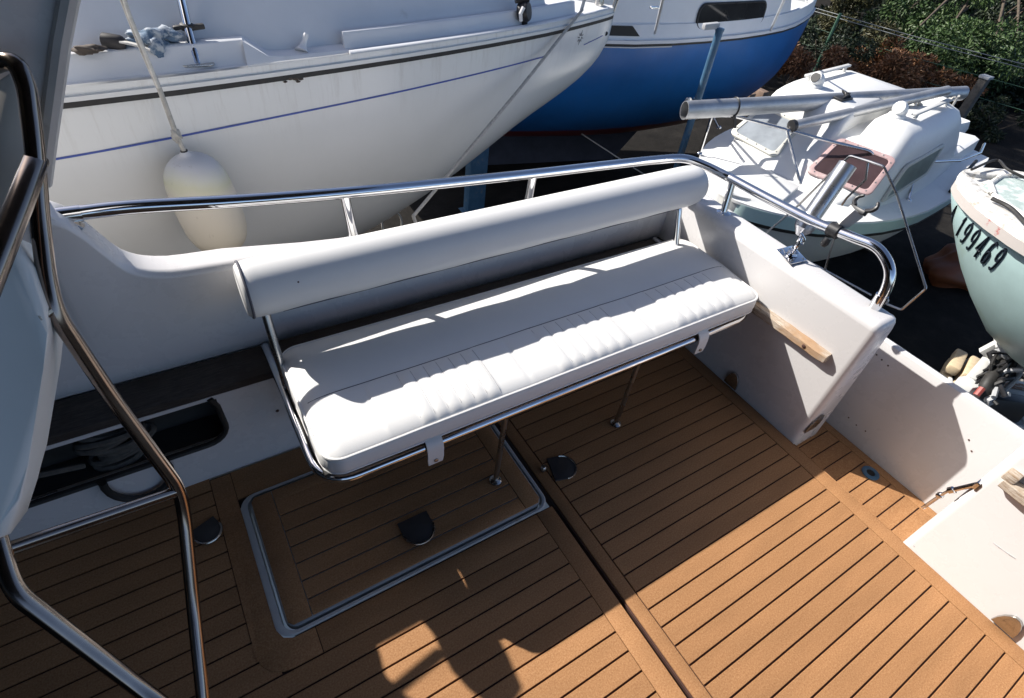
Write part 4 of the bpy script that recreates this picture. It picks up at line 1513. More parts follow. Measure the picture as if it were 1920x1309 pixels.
# blue prop under the yacht
prop = thing('boat_stand', 'blue steel stand under the white yacht hull', 'boat stand', V(1.991, 4.713, -1.600))
pb = V(V(2.067, 4.749, -1.600))
bm = B()
box(bm, pb + V(-0.11, -0.06, 0.01), pb + V(0.11, 0.06, 1.32), 0.01)
obj('post', bm, BLUEPAINT, prop)
bm = B()
box(bm, pb + V(-0.15, -0.1, 0.0), pb + V(0.15, 0.1, 0.012), 0.004)
obj('base', bm, BLUEPAINT, prop)
bm = B()
tube(bm, [V(V(0.664, 3.735, -0.900)) + V(0.09 * math.cos(t), 0.02 * math.sin(t), 0.12 * math.sin(t)) for t in [2 * math.pi * k / 20 for k in range(20)]], 0.008, 6, closed=True)
tag(obj('hanging_hose', bm, ROPE), 'loop of pale hose hanging beneath the yacht hull', 'hose')

# ------------------------------------------------------------------ blue hulled sailing boat
BH = Hull((7.2, 4.85), (-0.977, 0.215), 0.3,
          [(0, 0.02), (0.1, 0.12), (0.5, 0.45), (1.2, 0.86), (2.41, 1.22), (3.74, 1.42), (5, 1.4), (6.5, 1.1)],
          [(0, 0.1), (0.06, -0.05), (0.27, -0.5), (0.6, -0.75), (0.98, -0.92), (1.6, -1.1), (3, -1.2), (5, -1.15), (6.5, -0.8)], p=2.6, q=0.7, sheer=[(0, 0.10), (1.2, 0.04), (3, 0), (6.5, 0.02)])
blue = thing('blue_sailing_boat', 'blue hulled sailing boat with white deckhouse and dark window', 'sailing boat', (4.2, 5.4, -1.6))
bst = [0, 0.03, 0.08, 0.15, 0.25, 0.4, 0.6, 0.9, 1.2, 1.6, 2.0, 2.5, 3, 3.5, 4, 4.6, 5.2, 5.8, 6.5]
bm = B()
BH.skin(bm, bst, 18)
obj('hull', bm, BLUEHULL, blue, smooth=60)
bm = B()
loft(bm, [[BH.at(s0, 0.1, z), BH.at(s1, 0.1, z), BH.at(s1, -0.1, z), BH.at(s0, -0.1, z)] for s0, s1, z in ((2.2, 5.2, -1.05), (2.6, 5.0, -1.59))])
obj('keel', bm, MATS['keel_antifouling'], blue)
bs2 = bst[1:]
def bzt(dz):
    return lambda st: BH.t_of_z(st, BH.g(st) + dz)
for sg in (-1, 1):
    bm = B(); BH.strip(bm, bs2, bzt(0.012), bzt(-0.03), 0.03, sg); obj('rubbing_strake', bm, DECKWHITE, blue)
    bm = B(); BH.strip(bm, bs2, bzt(-0.031), bzt(-0.055), 0.02, sg); obj('rubbing_line', bm, RUBBER, blue)
    bm = B(); BH.strip(bm, [s for s in bs2 if s > 2.5], bzt(-0.062), bzt(-0.072), 0.006, sg); obj('hull_stripe', bm, DECKWHITE, blue)
bm = B()
loft(bm, [[BH.at(s_, sg * max(BH.w(s_) - 0.0 + o, .005), BH.g(s_) + z) for sg, o, z in ((-1, 0.0, -.02), (-1, -0.03, 0.13), (-1, -.07, 0.135), (-1, -.09, 0.04), (1, -.09, 0.04), (1, -.07, 0.135), (1, -.03, 0.13), (1, 0.0, -.02))] for s_ in bst])
obj('deck', bm, DECKWHITE, blue, smooth=40)
BW = BH.w
bm = B()
loft(bm, [[BH.at(s_, -n, z0) for n, z0 in ((BW(s_) - 0.035, 0.30), (BW(s_) - 0.09, 0.80 * h + 0.33 * (1 - h)), (BW(s_) - 0.24, 0.9 * h + .33 * (1 - h)), (0.0, 0.98 * h + .33 * (1 - h)))] + [BH.at(s_, n, z0) for n, z0 in ((BW(s_) - 0.24, 0.9 * h + .33 * (1 - h)), (BW(s_) - 0.09, 0.8 * h + .33 * (1 - h)), (BW(s_) - 0.035, 0.30))] for s_, h in ((0.95, 0.1), (1.25, 1.0), (1.6, 1.0), (2.0, 1.0), (2.5, 1.0), (3.0, 1.0), (3.6, 1.0), (4.2, 1.0), (4.6, .9))])
obj('deckhouse', bm, DECKWHITE, blue, smooth=40)
def blue_side(st, z, off=0.0):
    n = BW(st) - 0.035 - 0.055 * (z - 0.30) / 0.5
    return BH.at(st, -(n + off), z)
bm = B()
wpoly = []
s0w, s1w = 1.42, 2.62
for a, b_ in rrect(1.06, 0.225, 0.085, 5):
    wpoly.append((2.18 + a, 0.495 + b_ - 0.01 * a))
vs_in = [bm.verts.new(blue_side(s_, z_, 0.006)) for s_, z_ in wpoly]
vs_out = [bm.verts.new(blue_side(s_, z_, 0.018)) for s_, z_ in wpoly]
ctr = [bm.verts.new(blue_side(2.18, 0.495, 0.018))]
for i in range(len(wpoly)):
    j = (i + 1) % len(wpoly)
    bm.faces.new((vs_in[i], vs_in[j], vs_out[j], vs_out[i]))
    bm.faces.new((vs_out[i], vs_out[j], ctr[0]))
win = obj('cabin_window', bm, GLASSDARK, blue, smooth=30)
bm = B()
tube(bm, [blue_side(s_, z_, 0.012) for s_, z_ in wpoly], 0.012, 6, closed=True)
obj('frame', bm, RUBBER, win)
bm = B()
prism(bm, [BH.at(4.30, -(BW(4.3) - .02), 0.335), BH.at(3.45, -(BW(3.45) - .02), 0.335), BH.at(3.55, -(BW(3.55) - .03), 0.42), BH.at(4.30, -(BW(4.3) - .03), 0.42)], (-0.2, -1, 0), 0.02)
obj('vent_slot', bm, DARKHOLE, blue)
for (p, q_) in ((V(3.584, 4.081, 0.400), V(2.572, 3.101, 0.950)), (V(5.216, 3.974, 0.400), V(4.480, 3.440, 0.850))):
    bm = B()
    tube(bm, [p, q_], 0.013, 8)
    obj('stanchion', bm, DECKWHITE, blue)
bm = B()
tube(bm, [BH.at(0.12, -0.05, 0.5), BH.at(0.0, -0.03, 0.9), BH.at(-0.05, 0.0, 1.1)], 0.02, 8)
tube(bm, [BH.at(0.3, -0.25, 0.5), BH.at(0.2, -0.2, 1.1)], 0.016, 8)
lathe(bm, [(0.02, 0), (0.045, 0.02), (0.045, 0.06), (0.02, 0.08)], BH.at(0.18, -0.05, 0.44), (0, 0, 1), 12)
obj('bow_pulpit', bm, CHROME, blue)
bm = B()
obox(bm, V(3.103, 3.677, 0.720), (0.12, 0.03, 0.02), (1, -.1, 0), (0, 0, 1), .004)
obj('deck_fitting', bm, CHROME, blue)
# its stand
st2 = thing('boat_stand', 'slim blue jack post with clamp standing against the blue hull', 'boat stand', V(7.068, 6.003, -1.600))
tp = V(V(4.118, 3.771, 0.520)) + V(0, -0.12, 0)
bt = V(tp.x + 0.02, tp.y + 0.03, -1.59)
tp = V(V(3.856, 3.550, 0.562)); bt = V(tp.x + .05, 3.55, -1.59)
bm = B()
tube(bm, [bt, tp], 0.036, 14)
lathe(bm, [(0.037, 0), (0.041, 0.01), (0.041, 0.03), (0.02, 0.032)], tp - V(0, 0, 0.02), (0, 0, 1), 14)
obj('post', bm, BLUEPAINT, st2)
cl = tp.lerp(bt, 0.30)
bm = B()
lathe(bm, [(0.038, -0.02), (0.05, -0.02), (0.05, 0.02), (0.038, 0.02)], cl, (0, 0, 1), 14)
tube(bm, [cl + V(-0.04, 0, 0), cl + V(-0.13, -0.01, 0.02)], 0.014, 8)
lathe(bm, [(0.012, -0.02), (0.032, -0.015), (0.032, 0.015), (0.012, 0.02)], cl + V(-0.15, -0.01, 0.02), (0, -1, 0.2), 12)
obj('clamp', bm, STEEL, st2)
bm = B()
obox(bm, tp + V(-0.09, 0.04, 0.02), (0.16, 0.05, 0.05), (1, -.2, .1), (0, 0, 1), 0.006)
obj('head_bracket', bm, GREYPAINT, st2)
bm = B()
box(bm, bt + V(-0.3, -0.25, -0.008), bt + V(0.3, 0.25, 0.012), 0.004)
obj('base', bm, BLUEPAINT, st2)
for k, (p, sz, lab, mm) in enumerate(((V(8.542, 6.287, -1.450), (0.16, 0.3, 0.3), 'short upright timber block beneath the blue boat bow, left one', LOGEND), (V(8.933, 6.299, -1.450), (0.16, 0.3, 0.3), 'short upright timber block beneath the blue boat bow, right one', LOGEND))):
    bm = B()
    p = V(p)
    box(bm, V(p.x - sz[0] / 2, p.y - sz[1] / 2, -1.595), V(p.x + sz[0] / 2, p.y + sz[1] / 2, -1.3), 0.012)
    tag(obj('timber_block', bm, mat('old_timber_%d' % k, (0.22, 0.15, 0.11), 0.85, var=0.3, vscale=12, bmp=.4)), lab, 'timber block', 'timber blocks under the blue boat')

# ------------------------------------------------------------------ small white cabin boat
SH = Hull((3.07, 2.27), (0.989, 0.148), -0.45,
          [(0, 0.03), (0.05, 0.16), (0.15, 0.32), (0.35, 0.52), (0.7, 0.74), (1.2, 0.92), (1.8, 1.02), (2.8, 1.05), (3.9, 0.92)],
          [(0, -0.62), (0.15, -0.8), (0.5, -1.12), (1.0, -1.32), (1.8, -1.42), (3.9, -1.36)], p=1.7, q=0.62, sheer=[(0, 0.10), (0.8, 0.05), (2, 0), (3.9, 0.03)])
small = thing('small_cabin_boat', 'small white cabin boat with two rounded front windows and bow rail', 'cabin boat', (5.0, 2.6, -1.6))
sst = [0, 0.02, 0.05, 0.1, 0.15, 0.25, 0.35, 0.5, 0.7, 0.95, 1.2, 1.5, 1.8, 2.2, 2.6, 3.0, 3.45, 3.9]
bm = B()
SH.skin(bm, sst, 16)
obj('hull', bm, SMALLHULL, small, smooth=60)
def szt(dz):
    return lambda st: SH.t_of_z(st, SH.g(st) + dz)
for sg in (1, -1):
    bm = B(); SH.strip(bm, sst[1:], szt(-0.002), szt(-0.12), 0.03, sg); obj('gunwale_band', bm, AQUA if sg > 0 else SMALLBOAT, small)
    bm = B(); SH.strip(bm, sst[1:], szt(-0.121), szt(-0.15), 0.036, sg); obj('rubbing_strake', bm, RUBBER, small)
SW = SH.w
def deck_ring(s_):
    w_ = SW(s_); g_ = SH.g(s_)
    half = [(w_ + .028, -.01), (w_ + .022, 0.012), (max(w_ - 0.07, w_ * .4), 0.018), (max(w_ - 0.10, w_ * .3), 0.03), (w_ * 0.55, 0.045), (w_ * .2, 0.06)]
    return [SH.at(s_, n, g_ + z) for n, z in half] + [SH.at(s_, -n, g_ + z) for n, z in half[::-1]]
bm = B()
loft(bm, [deck_ring(s_) for s_ in sst])
obj('deck', bm, SMALLBOAT, small, smooth=60)
# cabin: raked front with two window faces, rounded roof pods either side of a sunken centre
CT = 0.03          # roof height
def cab_half(s_):
    """outline (n, z) of half the cabin at station s_"""
    t = smooth_table([(0.78, 0.0), (1.28, 0.80), (1.48, 0.96), (1.75, 1.0), (2.6, 1.0), (2.85, 0.97), (2.98, 0.85), (3.04, 0.5)], s_)
    z0 = -0.42
    wb = min(SW(s_) - 0.13, smooth_table([(0.78, 0.50), (1.1, 0.72), (1.5, 0.80), (2.2, 0.84), (3.04, 0.80)], s_))
    H = (CT - z0) * t
    pod = smooth_table([(0.78, 0.0), (1.3, 0.0), (1.44, 0.55), (1.54, 1.0), (2.78, 1.0), (3.0, 0.2)], s_) * 0.15
    wt = wb - 0.10 * t
    return [(wb, z0), (wb - 0.0625 * t, z0 + H * 0.5), (wt, z0 + H * 0.80 + pod * .4), (wt - 0.04, z0 + H * 0.92 + pod * .8), (wt - 0.10, z0 + H + pod * 1.0), (wt - 0.2, z0 + H + 0.02 * t + pod * 1.05), (0.33, z0 + H + 0.02 * t + pod * 1.04), (0.295, z0 + H + 0.015 * t + pod * .9), (0.28, z0 + H - 0.01 * t)]


def cab_ring(s_):
    h = cab_half(s_)
    top, sh, low = h[6][1], h[7][1], h[8][1]
    pts = list(h) + [(0.13, low), (0.115, sh), (0.08, top)] + [(-n, z) for n, z in h[5::-1]]
    return [SH.at(s_, n, z) for n, z in pts]


css = [0.78, 0.9, 1.02, 1.15, 1.28, 1.36, 1.42, 1.48, 1.55, 1.62, 1.75, 1.95, 2.2, 2.45, 2.65, 2.78, 2.88, 2.95, 3.0, 3.04]
bm = B()
loft(bm, [cab_ring(s_) for s_ in css])
obj('cabin', bm, SMALLBOAT, small, smooth=65)
# windows
def quad_window(name, corners, glass, frame, inset=0.0, r=0.055, screws=True):
    c = [V(p) for p in corners]   # order: bottom left, bottom right, top right, top left
    nrm = (c[1] - c[0]).cross(c[3] - c[0]).normalized()
    if nrm.dot(camera.matrix_world.translation - c[0]) < 0:
        nrm = -nrm
    def pt(u, v, o=0.0):
        return (c[0] * (1 - u) + c[1] * u) * (1 - v) + (c[3] * (1 - u) + c[2] * u) * v + nrm * o
    wd = ((c[1] - c[0]).length + (c[2] - c[3]).length) / 2; hg = ((c[3] - c[0]).length + (c[2] - c[1]).length) / 2
    def outline(k, o):
        return [pt(0.5 + a / wd, 0.5 + b / hg, o) for a, b in rrect(wd * 1.0 - 2 * k, hg - 2 * k, max(r - k * .5, .02), 5)]
    bm = B()
    loft(bm, [outline(-0.004, -0.01), outline(-0.004, 0.010), outline(0.006, 0.016), outline(0.034, 0.016), outline(0.040, 0.008)], True, False)
    fr = obj(name, bm, frame, small, smooth=40)
    bm = B()
    prism(bm, outline(0.036, 0.004), nrm, 0.005)
    obj('pane', bm, glass, fr, smooth=None)
    if screws:
        pts_ = outline(0.02, 0.0165)
        n_ = 15
        tot = [0]
        for i in range(len(pts_)):
            tot.append(tot[-1] + (pts_[(i + 1) % len(pts_)] - pts_[i]).length)
        bm0 = None
        for k in range(n_):
            L_ = tot[-1] * k / n_
            i = max(j for j in range(len(pts_)) if tot[j] <= L_)
            p = pts_[i].lerp(pts_[(i + 1) % len(pts_)], (L_ - tot[i]) / max(tot[i + 1] - tot[i], 1e-6))
            bm = B(); lathe(bm, [(0.0075, 0), (0.005, 0.004)], p, nrm, 7)
            obj('screw', bm, STEEL, fr)
def cabp(s_, n):
    """point on the raked cabin front at station s_ and offset n"""
    h = cab_half(s_)
    return h
def front(n, k):
    s_ = 0.83 + 0.47 * k
    h = cab_half(s_)
    ztop = h[4][1]
    return SH.at(s_ - 0.012, n, ztop + 0.012)
quad_window('front_window', [front(0.15, 0.30), front(0.72, 0.36), front(0.68, 1.10), front(0.17, 1.08)], GLASSPINK, PINKFRAME)
quad_window('front_window', [front(-0.70, 0.36), front(-0.16, 0.30), front(-0.18, 1.08), front(-0.64, 1.10)], GLASSGREY, CREAMFRAME)
def cside(s_, k, o=0.014):
    h = cab_half(s_)
    a, b_ = h[0], h[2]
    return SH.at(s_, a[0] + (b_[0] - a[0]) * k + o, a[1] + (b_[1] - a[1]) * k)
quad_window('side_window', [cside(1.28, 0.20), cside(2.05, 0.42), cside(2.3, 0.98), cside(1.52, 0.86)], GLASSGREEN, CREAMFRAME, screws=False)
# foredeck details
for (p, q_) in (((1.02, 0.0), 1), ):
    pass
bm = B()
c = V(V(3.686, 2.358, -0.330))
tube(bm, [c + V(-0.055, 0.035, 0.03), c + V(0, 0, 0.028), c + V(0.055, -0.035, 0.03)], [0.010, 0.014, 0.010], 8)
box(bm, c + V(-0.025, -0.02, -0.02), c + V(0.025, 0.02, 0.024), 0.006)
obj('deck_cleat', bm, LIGHTGREY, small)
bm = B()
hc = [SH.at(0.20, -0.22, 0), SH.at(0.34, 0.30, 0), SH.at(0.72, 0.24, 0), SH.at(0.72, -0.30, 0)]
loft(bm, [[V(p.x, p.y, -0.36) for p in hc], [V(p.x, p.y, -0.30) for p in hc], [V(p.x, p.y, -0.295).lerp(V(SH.at(.5, 0, -.295)), .04) for p in hc]])
obj('anchor_locker', bm, SMALLBOAT, small)
# roof fittings: grab rails, mushroom vents, cleat with a rope
def roofz(s_, n):
    h = cab_half(s_)
    best = min(h[4:], key=lambda q: abs(q[0] - abs(n)))
    return best[1]
for sg in (1, -1):
    bm = B()
    n0 = 0.52 * sg
    tube(bm, [SH.at(1.82, n0, roofz(1.82, n0) + .01), SH.at(1.82, n0, roofz(1.82, n0) + .045)], 0.018, 8)
    tube(bm, [SH.at(2.6, n0, roofz(2.6, n0) + .0), SH.at(2.6, n0, roofz(2.6, n0) + .045)], 0.018, 8)
    obox(bm, SH.at(2.2, n0, roofz(2.2, n0) + .055), (0.95, 0.045, 0.022), SH.ax, (0, 0, 1), 0.006)
    obj('roof_grab_rail', bm, LIGHTGREY, small)
    bm = B()
    c = SH.at(1.72, 0.40 * sg, roofz(1.72, .4) + 0.0)
    lathe(bm, [(0.075, 0), (0.07, 0.02), (0.05, 0.03)], c, (0, 0, 1), 16)
    tube(bm, spline([c + V(0.03, 0, 0.01), c + V(0.0, 0, 0.06), c + V(-0.05, 0.0, 0.085)], 4), [0.05, 0.058, 0.06, 0.062, 0.062, 0.063, 0.06, 0.058, 0.052], 14)
    vt = obj('roof_vent', bm, SMALLBOAT, small, smooth=60)
    if sg < 0:
        bm = B()
        lathe(bm, [(0.045, 0), (0.045, 0.004)], c + V(-0.052, 0.0, 0.087), (-.75, 0, 0.5), 14)
        obj('vent_mouth', bm, DARKHOLE, vt)
bm = B()
lathe(bm, [(0.07, 0), (0.065, 0.04), (0.04, 0.055)], SH.at(2.68, 0.45, roofz(2.6, .45) - .01), (0, 0, 1), 14)
obj('roof_vent', bm, SMALLBOAT, small)
bm = B()
c = SH.at(1.66, -0.08, roofz(1.66, 0.33) + 0.02)
for k in range(5):
    tube(bm, spline([c + V(-0.06 + .02 * k, -0.03, 0.0), c + V(0.0, 0.02 * k - .04, 0.04), c + V(0.06, 0.03 - .015 * k, 0.005)], 4), 0.008, 6)
box(bm, c + V(-0.09, -0.05, -0.025), c + V(0.09, 0.05, 0.0), 0.01)
obj('roof_cleat', bm, BLACK, small)
# bow rail
RL = [(2.9, 0.98, 0.30), (2.2, 1.0, 0.30), (1.35, 0.93, 0.30)]
bm = B()
zr = -0.10
tube(bm, fillet([V(3.479, 3.053, 0.000), V(3.729, 2.985, -0.000), V(3.998, 2.584, 0.000), V(4.207, 2.251, 0.000), V(4.418, 1.982, 0.000), V(4.545, 1.879, -0.200), V(4.641, 1.779, -0.420)], 0.06, 5), 0.0145, 10)
obj('bow_rail', bm, CHROME, small, smooth=60)
bm = B()
tube(bm, [V(4.492, 1.919, -0.100), V(5.194, 1.889, -0.170), V(5.664, 1.727, -0.150), V(6.128, 1.750, -0.150), V(6.471, 1.866, -0.150)], 0.013, 10)
obj('side_rail', bm, CHROME, small)
for p, q_ in ((V(3.981, 2.565, 0.000), V(3.973, 2.145, -0.420)), (V(5.187, 1.879, -0.170), V(4.957, 1.685, -0.420)), (V(3.506, 3.045, 0.000), V(3.522, 3.044, -0.360)), (V(3.512, 3.044, -0.000), V(4.238, 3.459, -0.360))):
    bm = B()
    tube(bm, [p, q_], 0.012, 8)
    lathe(bm, [(0.028, 0), (0.024, 0.012), (0.013, 0.02)], q_, (0, 0, 1), 10)
    obj('rail_post', bm, CHROME, small)
bm = B()
tube(bm, [SH.at(2.5, 1.02, -0.41), SH.at(2.75, 0.98, -0.38), SH.at(3.4, 0.92, -0.35)], 0.017, 8)
box(bm, SH.at(2.42, 1.0, -0.43), SH.at(2.5, 1.05, -0.38), 0.01)
obj('boat_hook', bm, RUBBER, small)
# stern cockpit side and outboard cowl
bm = B()
loft(bm, [[SH.at(s_, n, z) for n, z in ((0.78, -0.42), (0.76, h), (0.70, h + .02), (0.2, h - .03), (-.2, h - .03), (-0.7, h + .02), (-0.76, h), (-0.78, -0.42))] for s_, h in ((3.05, -0.30), (3.4, -0.28), (3.85, -0.26))])
obj('stern_box', bm, SMALLBOAT, small, smooth=40)
o_ = SH.at(4.0, 0.35, -0.5)
bm = B()
loft(bm, [[o_ + V(a * k * 1.05 + z * .5, b_ * k, z) for a, b_ in rrect(0.42, 0.30, 0.05, 3)] for k, z in ((0.7, -0.3), (0.9, -0.05), (1.0, 0.0), (1.0, 0.2), (0.8, 0.28))])
obj('outboard_cowl', bm, SMALLBOAT, small, smooth=35)
bm = B()
obox(bm, o_ + V(-0.28, 0.22, 0.16), (0.5, 0.05, 0.22), (1, .45, .1), (0, 0, 1), 0.012)
obj('stern_board', bm, SMALLBOAT, small)
bm = B()
obox(bm, o_ + V(-0.2, 0.32, 0.2), (0.3, 0.05, 0.05), (1, .5, .1), (0, 0, 1), 0.008)
obj('stern_plank', bm, MATS['peeling_varnished_wood'], small)
bm = B()
tube(bm, fillet([o_ + V(0.05, 0.12, 0.24), o_ + V(0.3, 0.10, 0.28), o_ + V(0.36, -0.06, 0.2), o_ + V(0.2, -0.14, 0.0)], .06, 4), 0.014, 8)
obj('stern_rail', bm, CHROME, small)
# chocks under the hull
for k, s_ in enumerate((1.3, 3.2)):
    bm = B()
    c = SH.at(s_, 0, -1.5)
    obox(bm, c, (0.25, 1.2, 0.2), SH.ax, (0, 0, 1), 0.01)
    tag(obj('hull_chock', bm, POSTWOOD), ['dark timber chock beneath the cabin boat bow', 'dark timber chock beneath the cabin boat stern'][k], 'chock', 'chocks below the cabin boat')

# spars lying across the cabin boat
m0, m1 = V(V(3.078, 3.017, 0.100)), V(V(6.374, 2.293, 0.220))
bm = B()
md = (m1 - m0).normalized()
xx, yy, zz_ = frame_axes(md)
L_ = (m1 - m0).length
def spar_ring(c, k):
    return [c + xx * (0.062 * math.cos(a) * k) + yy * (0.078 * math.sin(a) * k) for a in [2 * math.pi * i / 20 for i in range(20)]]
inner = [[p for p in spar_ring(m0 + md * 0.15, .9)], [p for p in spar_ring(m0, .9)]]
loft(bm, inner + [spar_ring(m0, 1), spar_ring(m0 + md * .3, 1), spar_ring(m1, 0.9)], True, True)
spar = tag(obj('mast', bm, ALU, smooth=50), 'long grey aluminium mast lying across the cabin boat roof', 'mast')
bm = B()
tube(bm, [m0 + md * 0.52 + V(math.cos(a) * 0 , 0, 0) + (xx * math.cos(a) * 0.066 + yy * math.sin(a) * 0.082) for a in [2 * math.pi * i / 16 for i in range(16)]], 0.007, 6, closed=True)
tube(bm, [m0 + md * .5 - zz_ * 0 + V(0, -0.05, -0.05), m0 + md * .55 + V(0, -.06, -0.16)], 0.012, 6)
obj('lashing', bm, BLACK, spar)
n0, n1 = V(V(4.029, 2.560, 0.040)), V(V(5.672, 2.183, 0.340))
bm = B()
tube(bm, [n0, n0.lerp(n1, .5), n1], 0.045, 14)
boom = tag(obj('boom', bm, ALU, smooth=50), 'thinner grey boom crossing the mast over the cabin roof', 'boom')
bm = B()
lathe(bm, [(0.047, -0.02), (0.054, -0.01), (0.054, 0.02), (0.02, 0.03)], n0, n0 - n1, 14)
obj('end_fitting', bm, BLACK, boom)
bm = B()
for k, (a_, b_, c_) in enumerate(((V(5.322, 2.274, 0.250), V(6.105, 2.414, 0.000), V(5.733, 2.114, 0.300)), (V(5.340, 2.242, 0.250), V(6.347, 2.333, -0.050), V(5.827, 2.120, 0.300)), (V(5.334, 2.314, 0.200), V(5.543, 2.292, 0.050), V(5.374, 2.234, 0.250)))):
    tube(bm, spline([a_, b_, c_], 8), 0.011, 6)
tag(obj('loose_rope', bm, ROPEW), 'pale loose rope looped over the mast end', 'rope')

# ------------------------------------------------------------------ turquoise open boat at the right edge
TH = Hull((4.47, 1.30), (0.14, -0.99), 0.10,
          [(0, 0.02), (0.04, 0.17), (0.12, 0.32), (0.3, 0.52), (0.6, 0.72), (1.1, 0.90), (2, 1.02), (3.5, 1.05)],
          [(0, -0.02), (0.1, -0.15), (0.28, -0.38), (0.55, -0.66), (0.95, -0.95), (1.6, -1.1), (3.5, -1.12)], p=1.75, q=0.72)
turq = thing('turquoise_boat', 'weathered turquoise open boat with worn rim and painted registration number', 'open boat', (5.0, 0.0, -1.6))
tst = [0, 0.015, 0.04, 0.08, 0.12, 0.2, 0.3, 0.42, 0.6, 0.85, 1.1, 1.5, 2, 2.7, 3.5]
bm = B()
TH.skin(bm, tst, 16)
obj('hull', bm, TURQ, turq, smooth=60)
TW = TH.w
for sg in (1, -1):
    bm = B(); TH.strip(bm, tst[1:], lambda s_: 0.0, lambda s_: TH.t_of_z(s_, 0.03), 0.06, sg); obj('rubbing_strake', bm, RUBSTRAKE, turq)
bm = B()
def trim_ring(s_):
    w_ = TW(s_)
    i_ = max(w_ - 0.19, w_ * 0.35)
    half = [(w_ + .055, 0.0), (w_ + .05, 0.022), (w_ + .03, 0.03), (i_, 0.036), (max(i_ - 0.03, 0.004), 0.025), (max(i_ - 0.05, 0.002), -0.05)]
    return half
rings = [[TH.at(s_, n, 0.1 + z) for n, z in trim_ring(s_)] + [TH.at(s_, -n, 0.1 + z) for n, z in trim_ring(s_)[::-1]] for s_ in tst]
loft(bm, rings)
obj('rim', bm, RIMP, turq, smooth=50)
bm = B()
ins = [s_ for s_ in tst if s_ >= 0.2]
loft(bm, [[TH.at(s_, sg * max(TW(s_) - 0.21, .02) * k, 0.1 + z) for sg, k, z in ((1, 1, 0.043), (1, .6, 0.052), (-1, .6, 0.052), (-1, 1, 0.043))] for s_ in ins])
obj('inner_deck', bm, PEEL, turq, smooth=40)
bm = B()
tube(bm, [TH.at(s_, sg_n, 0.152) for s_, sg_n in [(0.30, max(TW(.3) - .21, .02)), (0.22, 0.12), (0.22, -0.12), (0.30, -max(TW(.3) - .21, .02))]], 0.02, 8)
for sg in (1, -1):
    tube(bm, [TH.at(s_, sg * max(TW(s_) - 0.21, .02), 0.148) for s_ in ins[1:]], 0.018, 8)
obj('coaming', bm, RIMP, turq)
bm = B()
tube(bm, spline([V(4.445, 1.247, 0.170), V(4.834, 1.250, 0.190), V(4.723, 1.111, 0.190), V(4.761, 0.936, 0.170)], 6), 0.010, 8)
obj('bow_hoop', bm, RUBBER, turq)
bm = B()
tube(bm, spline([V(4.081, 0.922, 0.160), V(4.063, 0.786, 0.160), V(3.912, 0.619, 0.160)], 6), 0.014, 8)
obj('painter_rope', bm, RUBBER, turq)
bm = B()
obox(bm, TH.at(1.0, -0.45, 0.3), (0.5, 0.4, 0.35), TH.ax, (0, 0, 1), 0.05)
obj('seat_box', bm, SMALLBOAT, turq)
# registration number painted along the near side
FONT_SEG = {
    '1': [[(.5, 0), (.5, 1)], [(.5, 1), (.3, .8)]],
    '9': [[(.8, .62), (.7, .48), (.5, .42), (.3, .48), (.18, .66), (.25, .88), (.5, 1), (.72, .9), (.8, .7), (.8, .45), (.72, .15), (.5, 0), (.28, .08)]],
    '4': [[(.62, 0), (.62, 1), (.12, .32), (.85, .32)]],
    '6': [[(.75, .9), (.5, 1), (.3, .85), (.2, .5), (.22, .25), (.35, .05), (.55, 0), (.75, .12), (.8, .32), (.7, .5), (.5, .57), (.3, .5), (.22, .32)]],
    'N': [[(.15, 0), (.15, 1), (.8, 0), (.8, 1)]],
    'T': [[(.5, 0), (.5, 1)], [(.1, 1), (.9, 1)]],
    'A': [[(.1, 0), (.5, 1), (.9, 0)], [(.26, .38), (.74, .38)]],
    ' ': [],
}
txt = 'A 199469'
s_cur = 0.13
Lh = 0.20
for ch in txt:
    wdt = 0.048 if ch not in '1 ' else 0.034
    bm = B()
    for stroke in FONT_SEG[ch]:
        pts = []
        for i in range(len(stroke) - 1):
            for k in range(4):
                t = k / 4
                pts.append((stroke[i][0] * (1 - t) + stroke[i + 1][0] * t, stroke[i][1] * (1 - t) + stroke[i + 1][1] * t))
        pts.append(stroke[-1])
        ring = []
        P3 = [TH.side(s_cur + u * wdt, TH.t_of_z(s_cur + u * wdt, -0.215 + v * Lh), 1, 0.003) for u, v in pts]
        tube(bm, P3, 0.0075, 6)
    if FONT_SEG[ch]:
        obj('painted_letter' if ch.isalpha() else 'painted_digit', bm, LETTER, turq)
    s_cur += wdt + 0.020

# trailer, timber and junk on the ground below it
G = -1.6
trl = thing('boat_trailer', 'grey trailer nose with winch and tangled black hoses below the turquoise boat', 'boat trailer', V(4.869, 0.180, -1.300))
bm = B()
t0, t1 = V(V(4.387, 0.273, -1.250)), V(V(4.954, 0.358, -1.150))
obox(bm, t0.lerp(t1, .5), ((t1 - t0).length, 0.07, 0.07), t1 - t0, (0, 0, 1), 0.008)
obj('drawbar', bm, LIGHTGREY, trl)
bm = B()
t2, t3 = V(V(4.474, 0.201, -1.220)), V(V(4.990, 0.277, -1.120))
obox(bm, t2.lerp(t3, .5), ((t3 - t2).length, 0.05, 0.06), t3 - t2, (0, 0, 1), 0.008)
obj('side_rail', bm, LIGHTGREY, trl)
bm = B()
c = V(V(4.750, 0.336, -1.000))
obox(bm, c, (0.22, 0.10, 0.07), (1, .6, 0), (0, -.3, 1), 0.008)
obox(bm, c + V(0.02, -0.05, -0.1), (0.16, 0.08, 0.24), (1, .6, 0), (0, -.3, 1), 0.008)
obox(bm, V(V(4.713, 0.338, -1.050)), (0.06, 0.09, 0.22), (1, .6, 0), (0.2, -.3, 1), 0.006)
obj('winch_post', bm, LIGHTGREY, trl)
bm = B()
obox(bm, V(V(4.857, 0.361, -0.950)), (0.10, 0.03, 0.28), (1, -.4, 0), (0.3, .3, 1), 0.006)
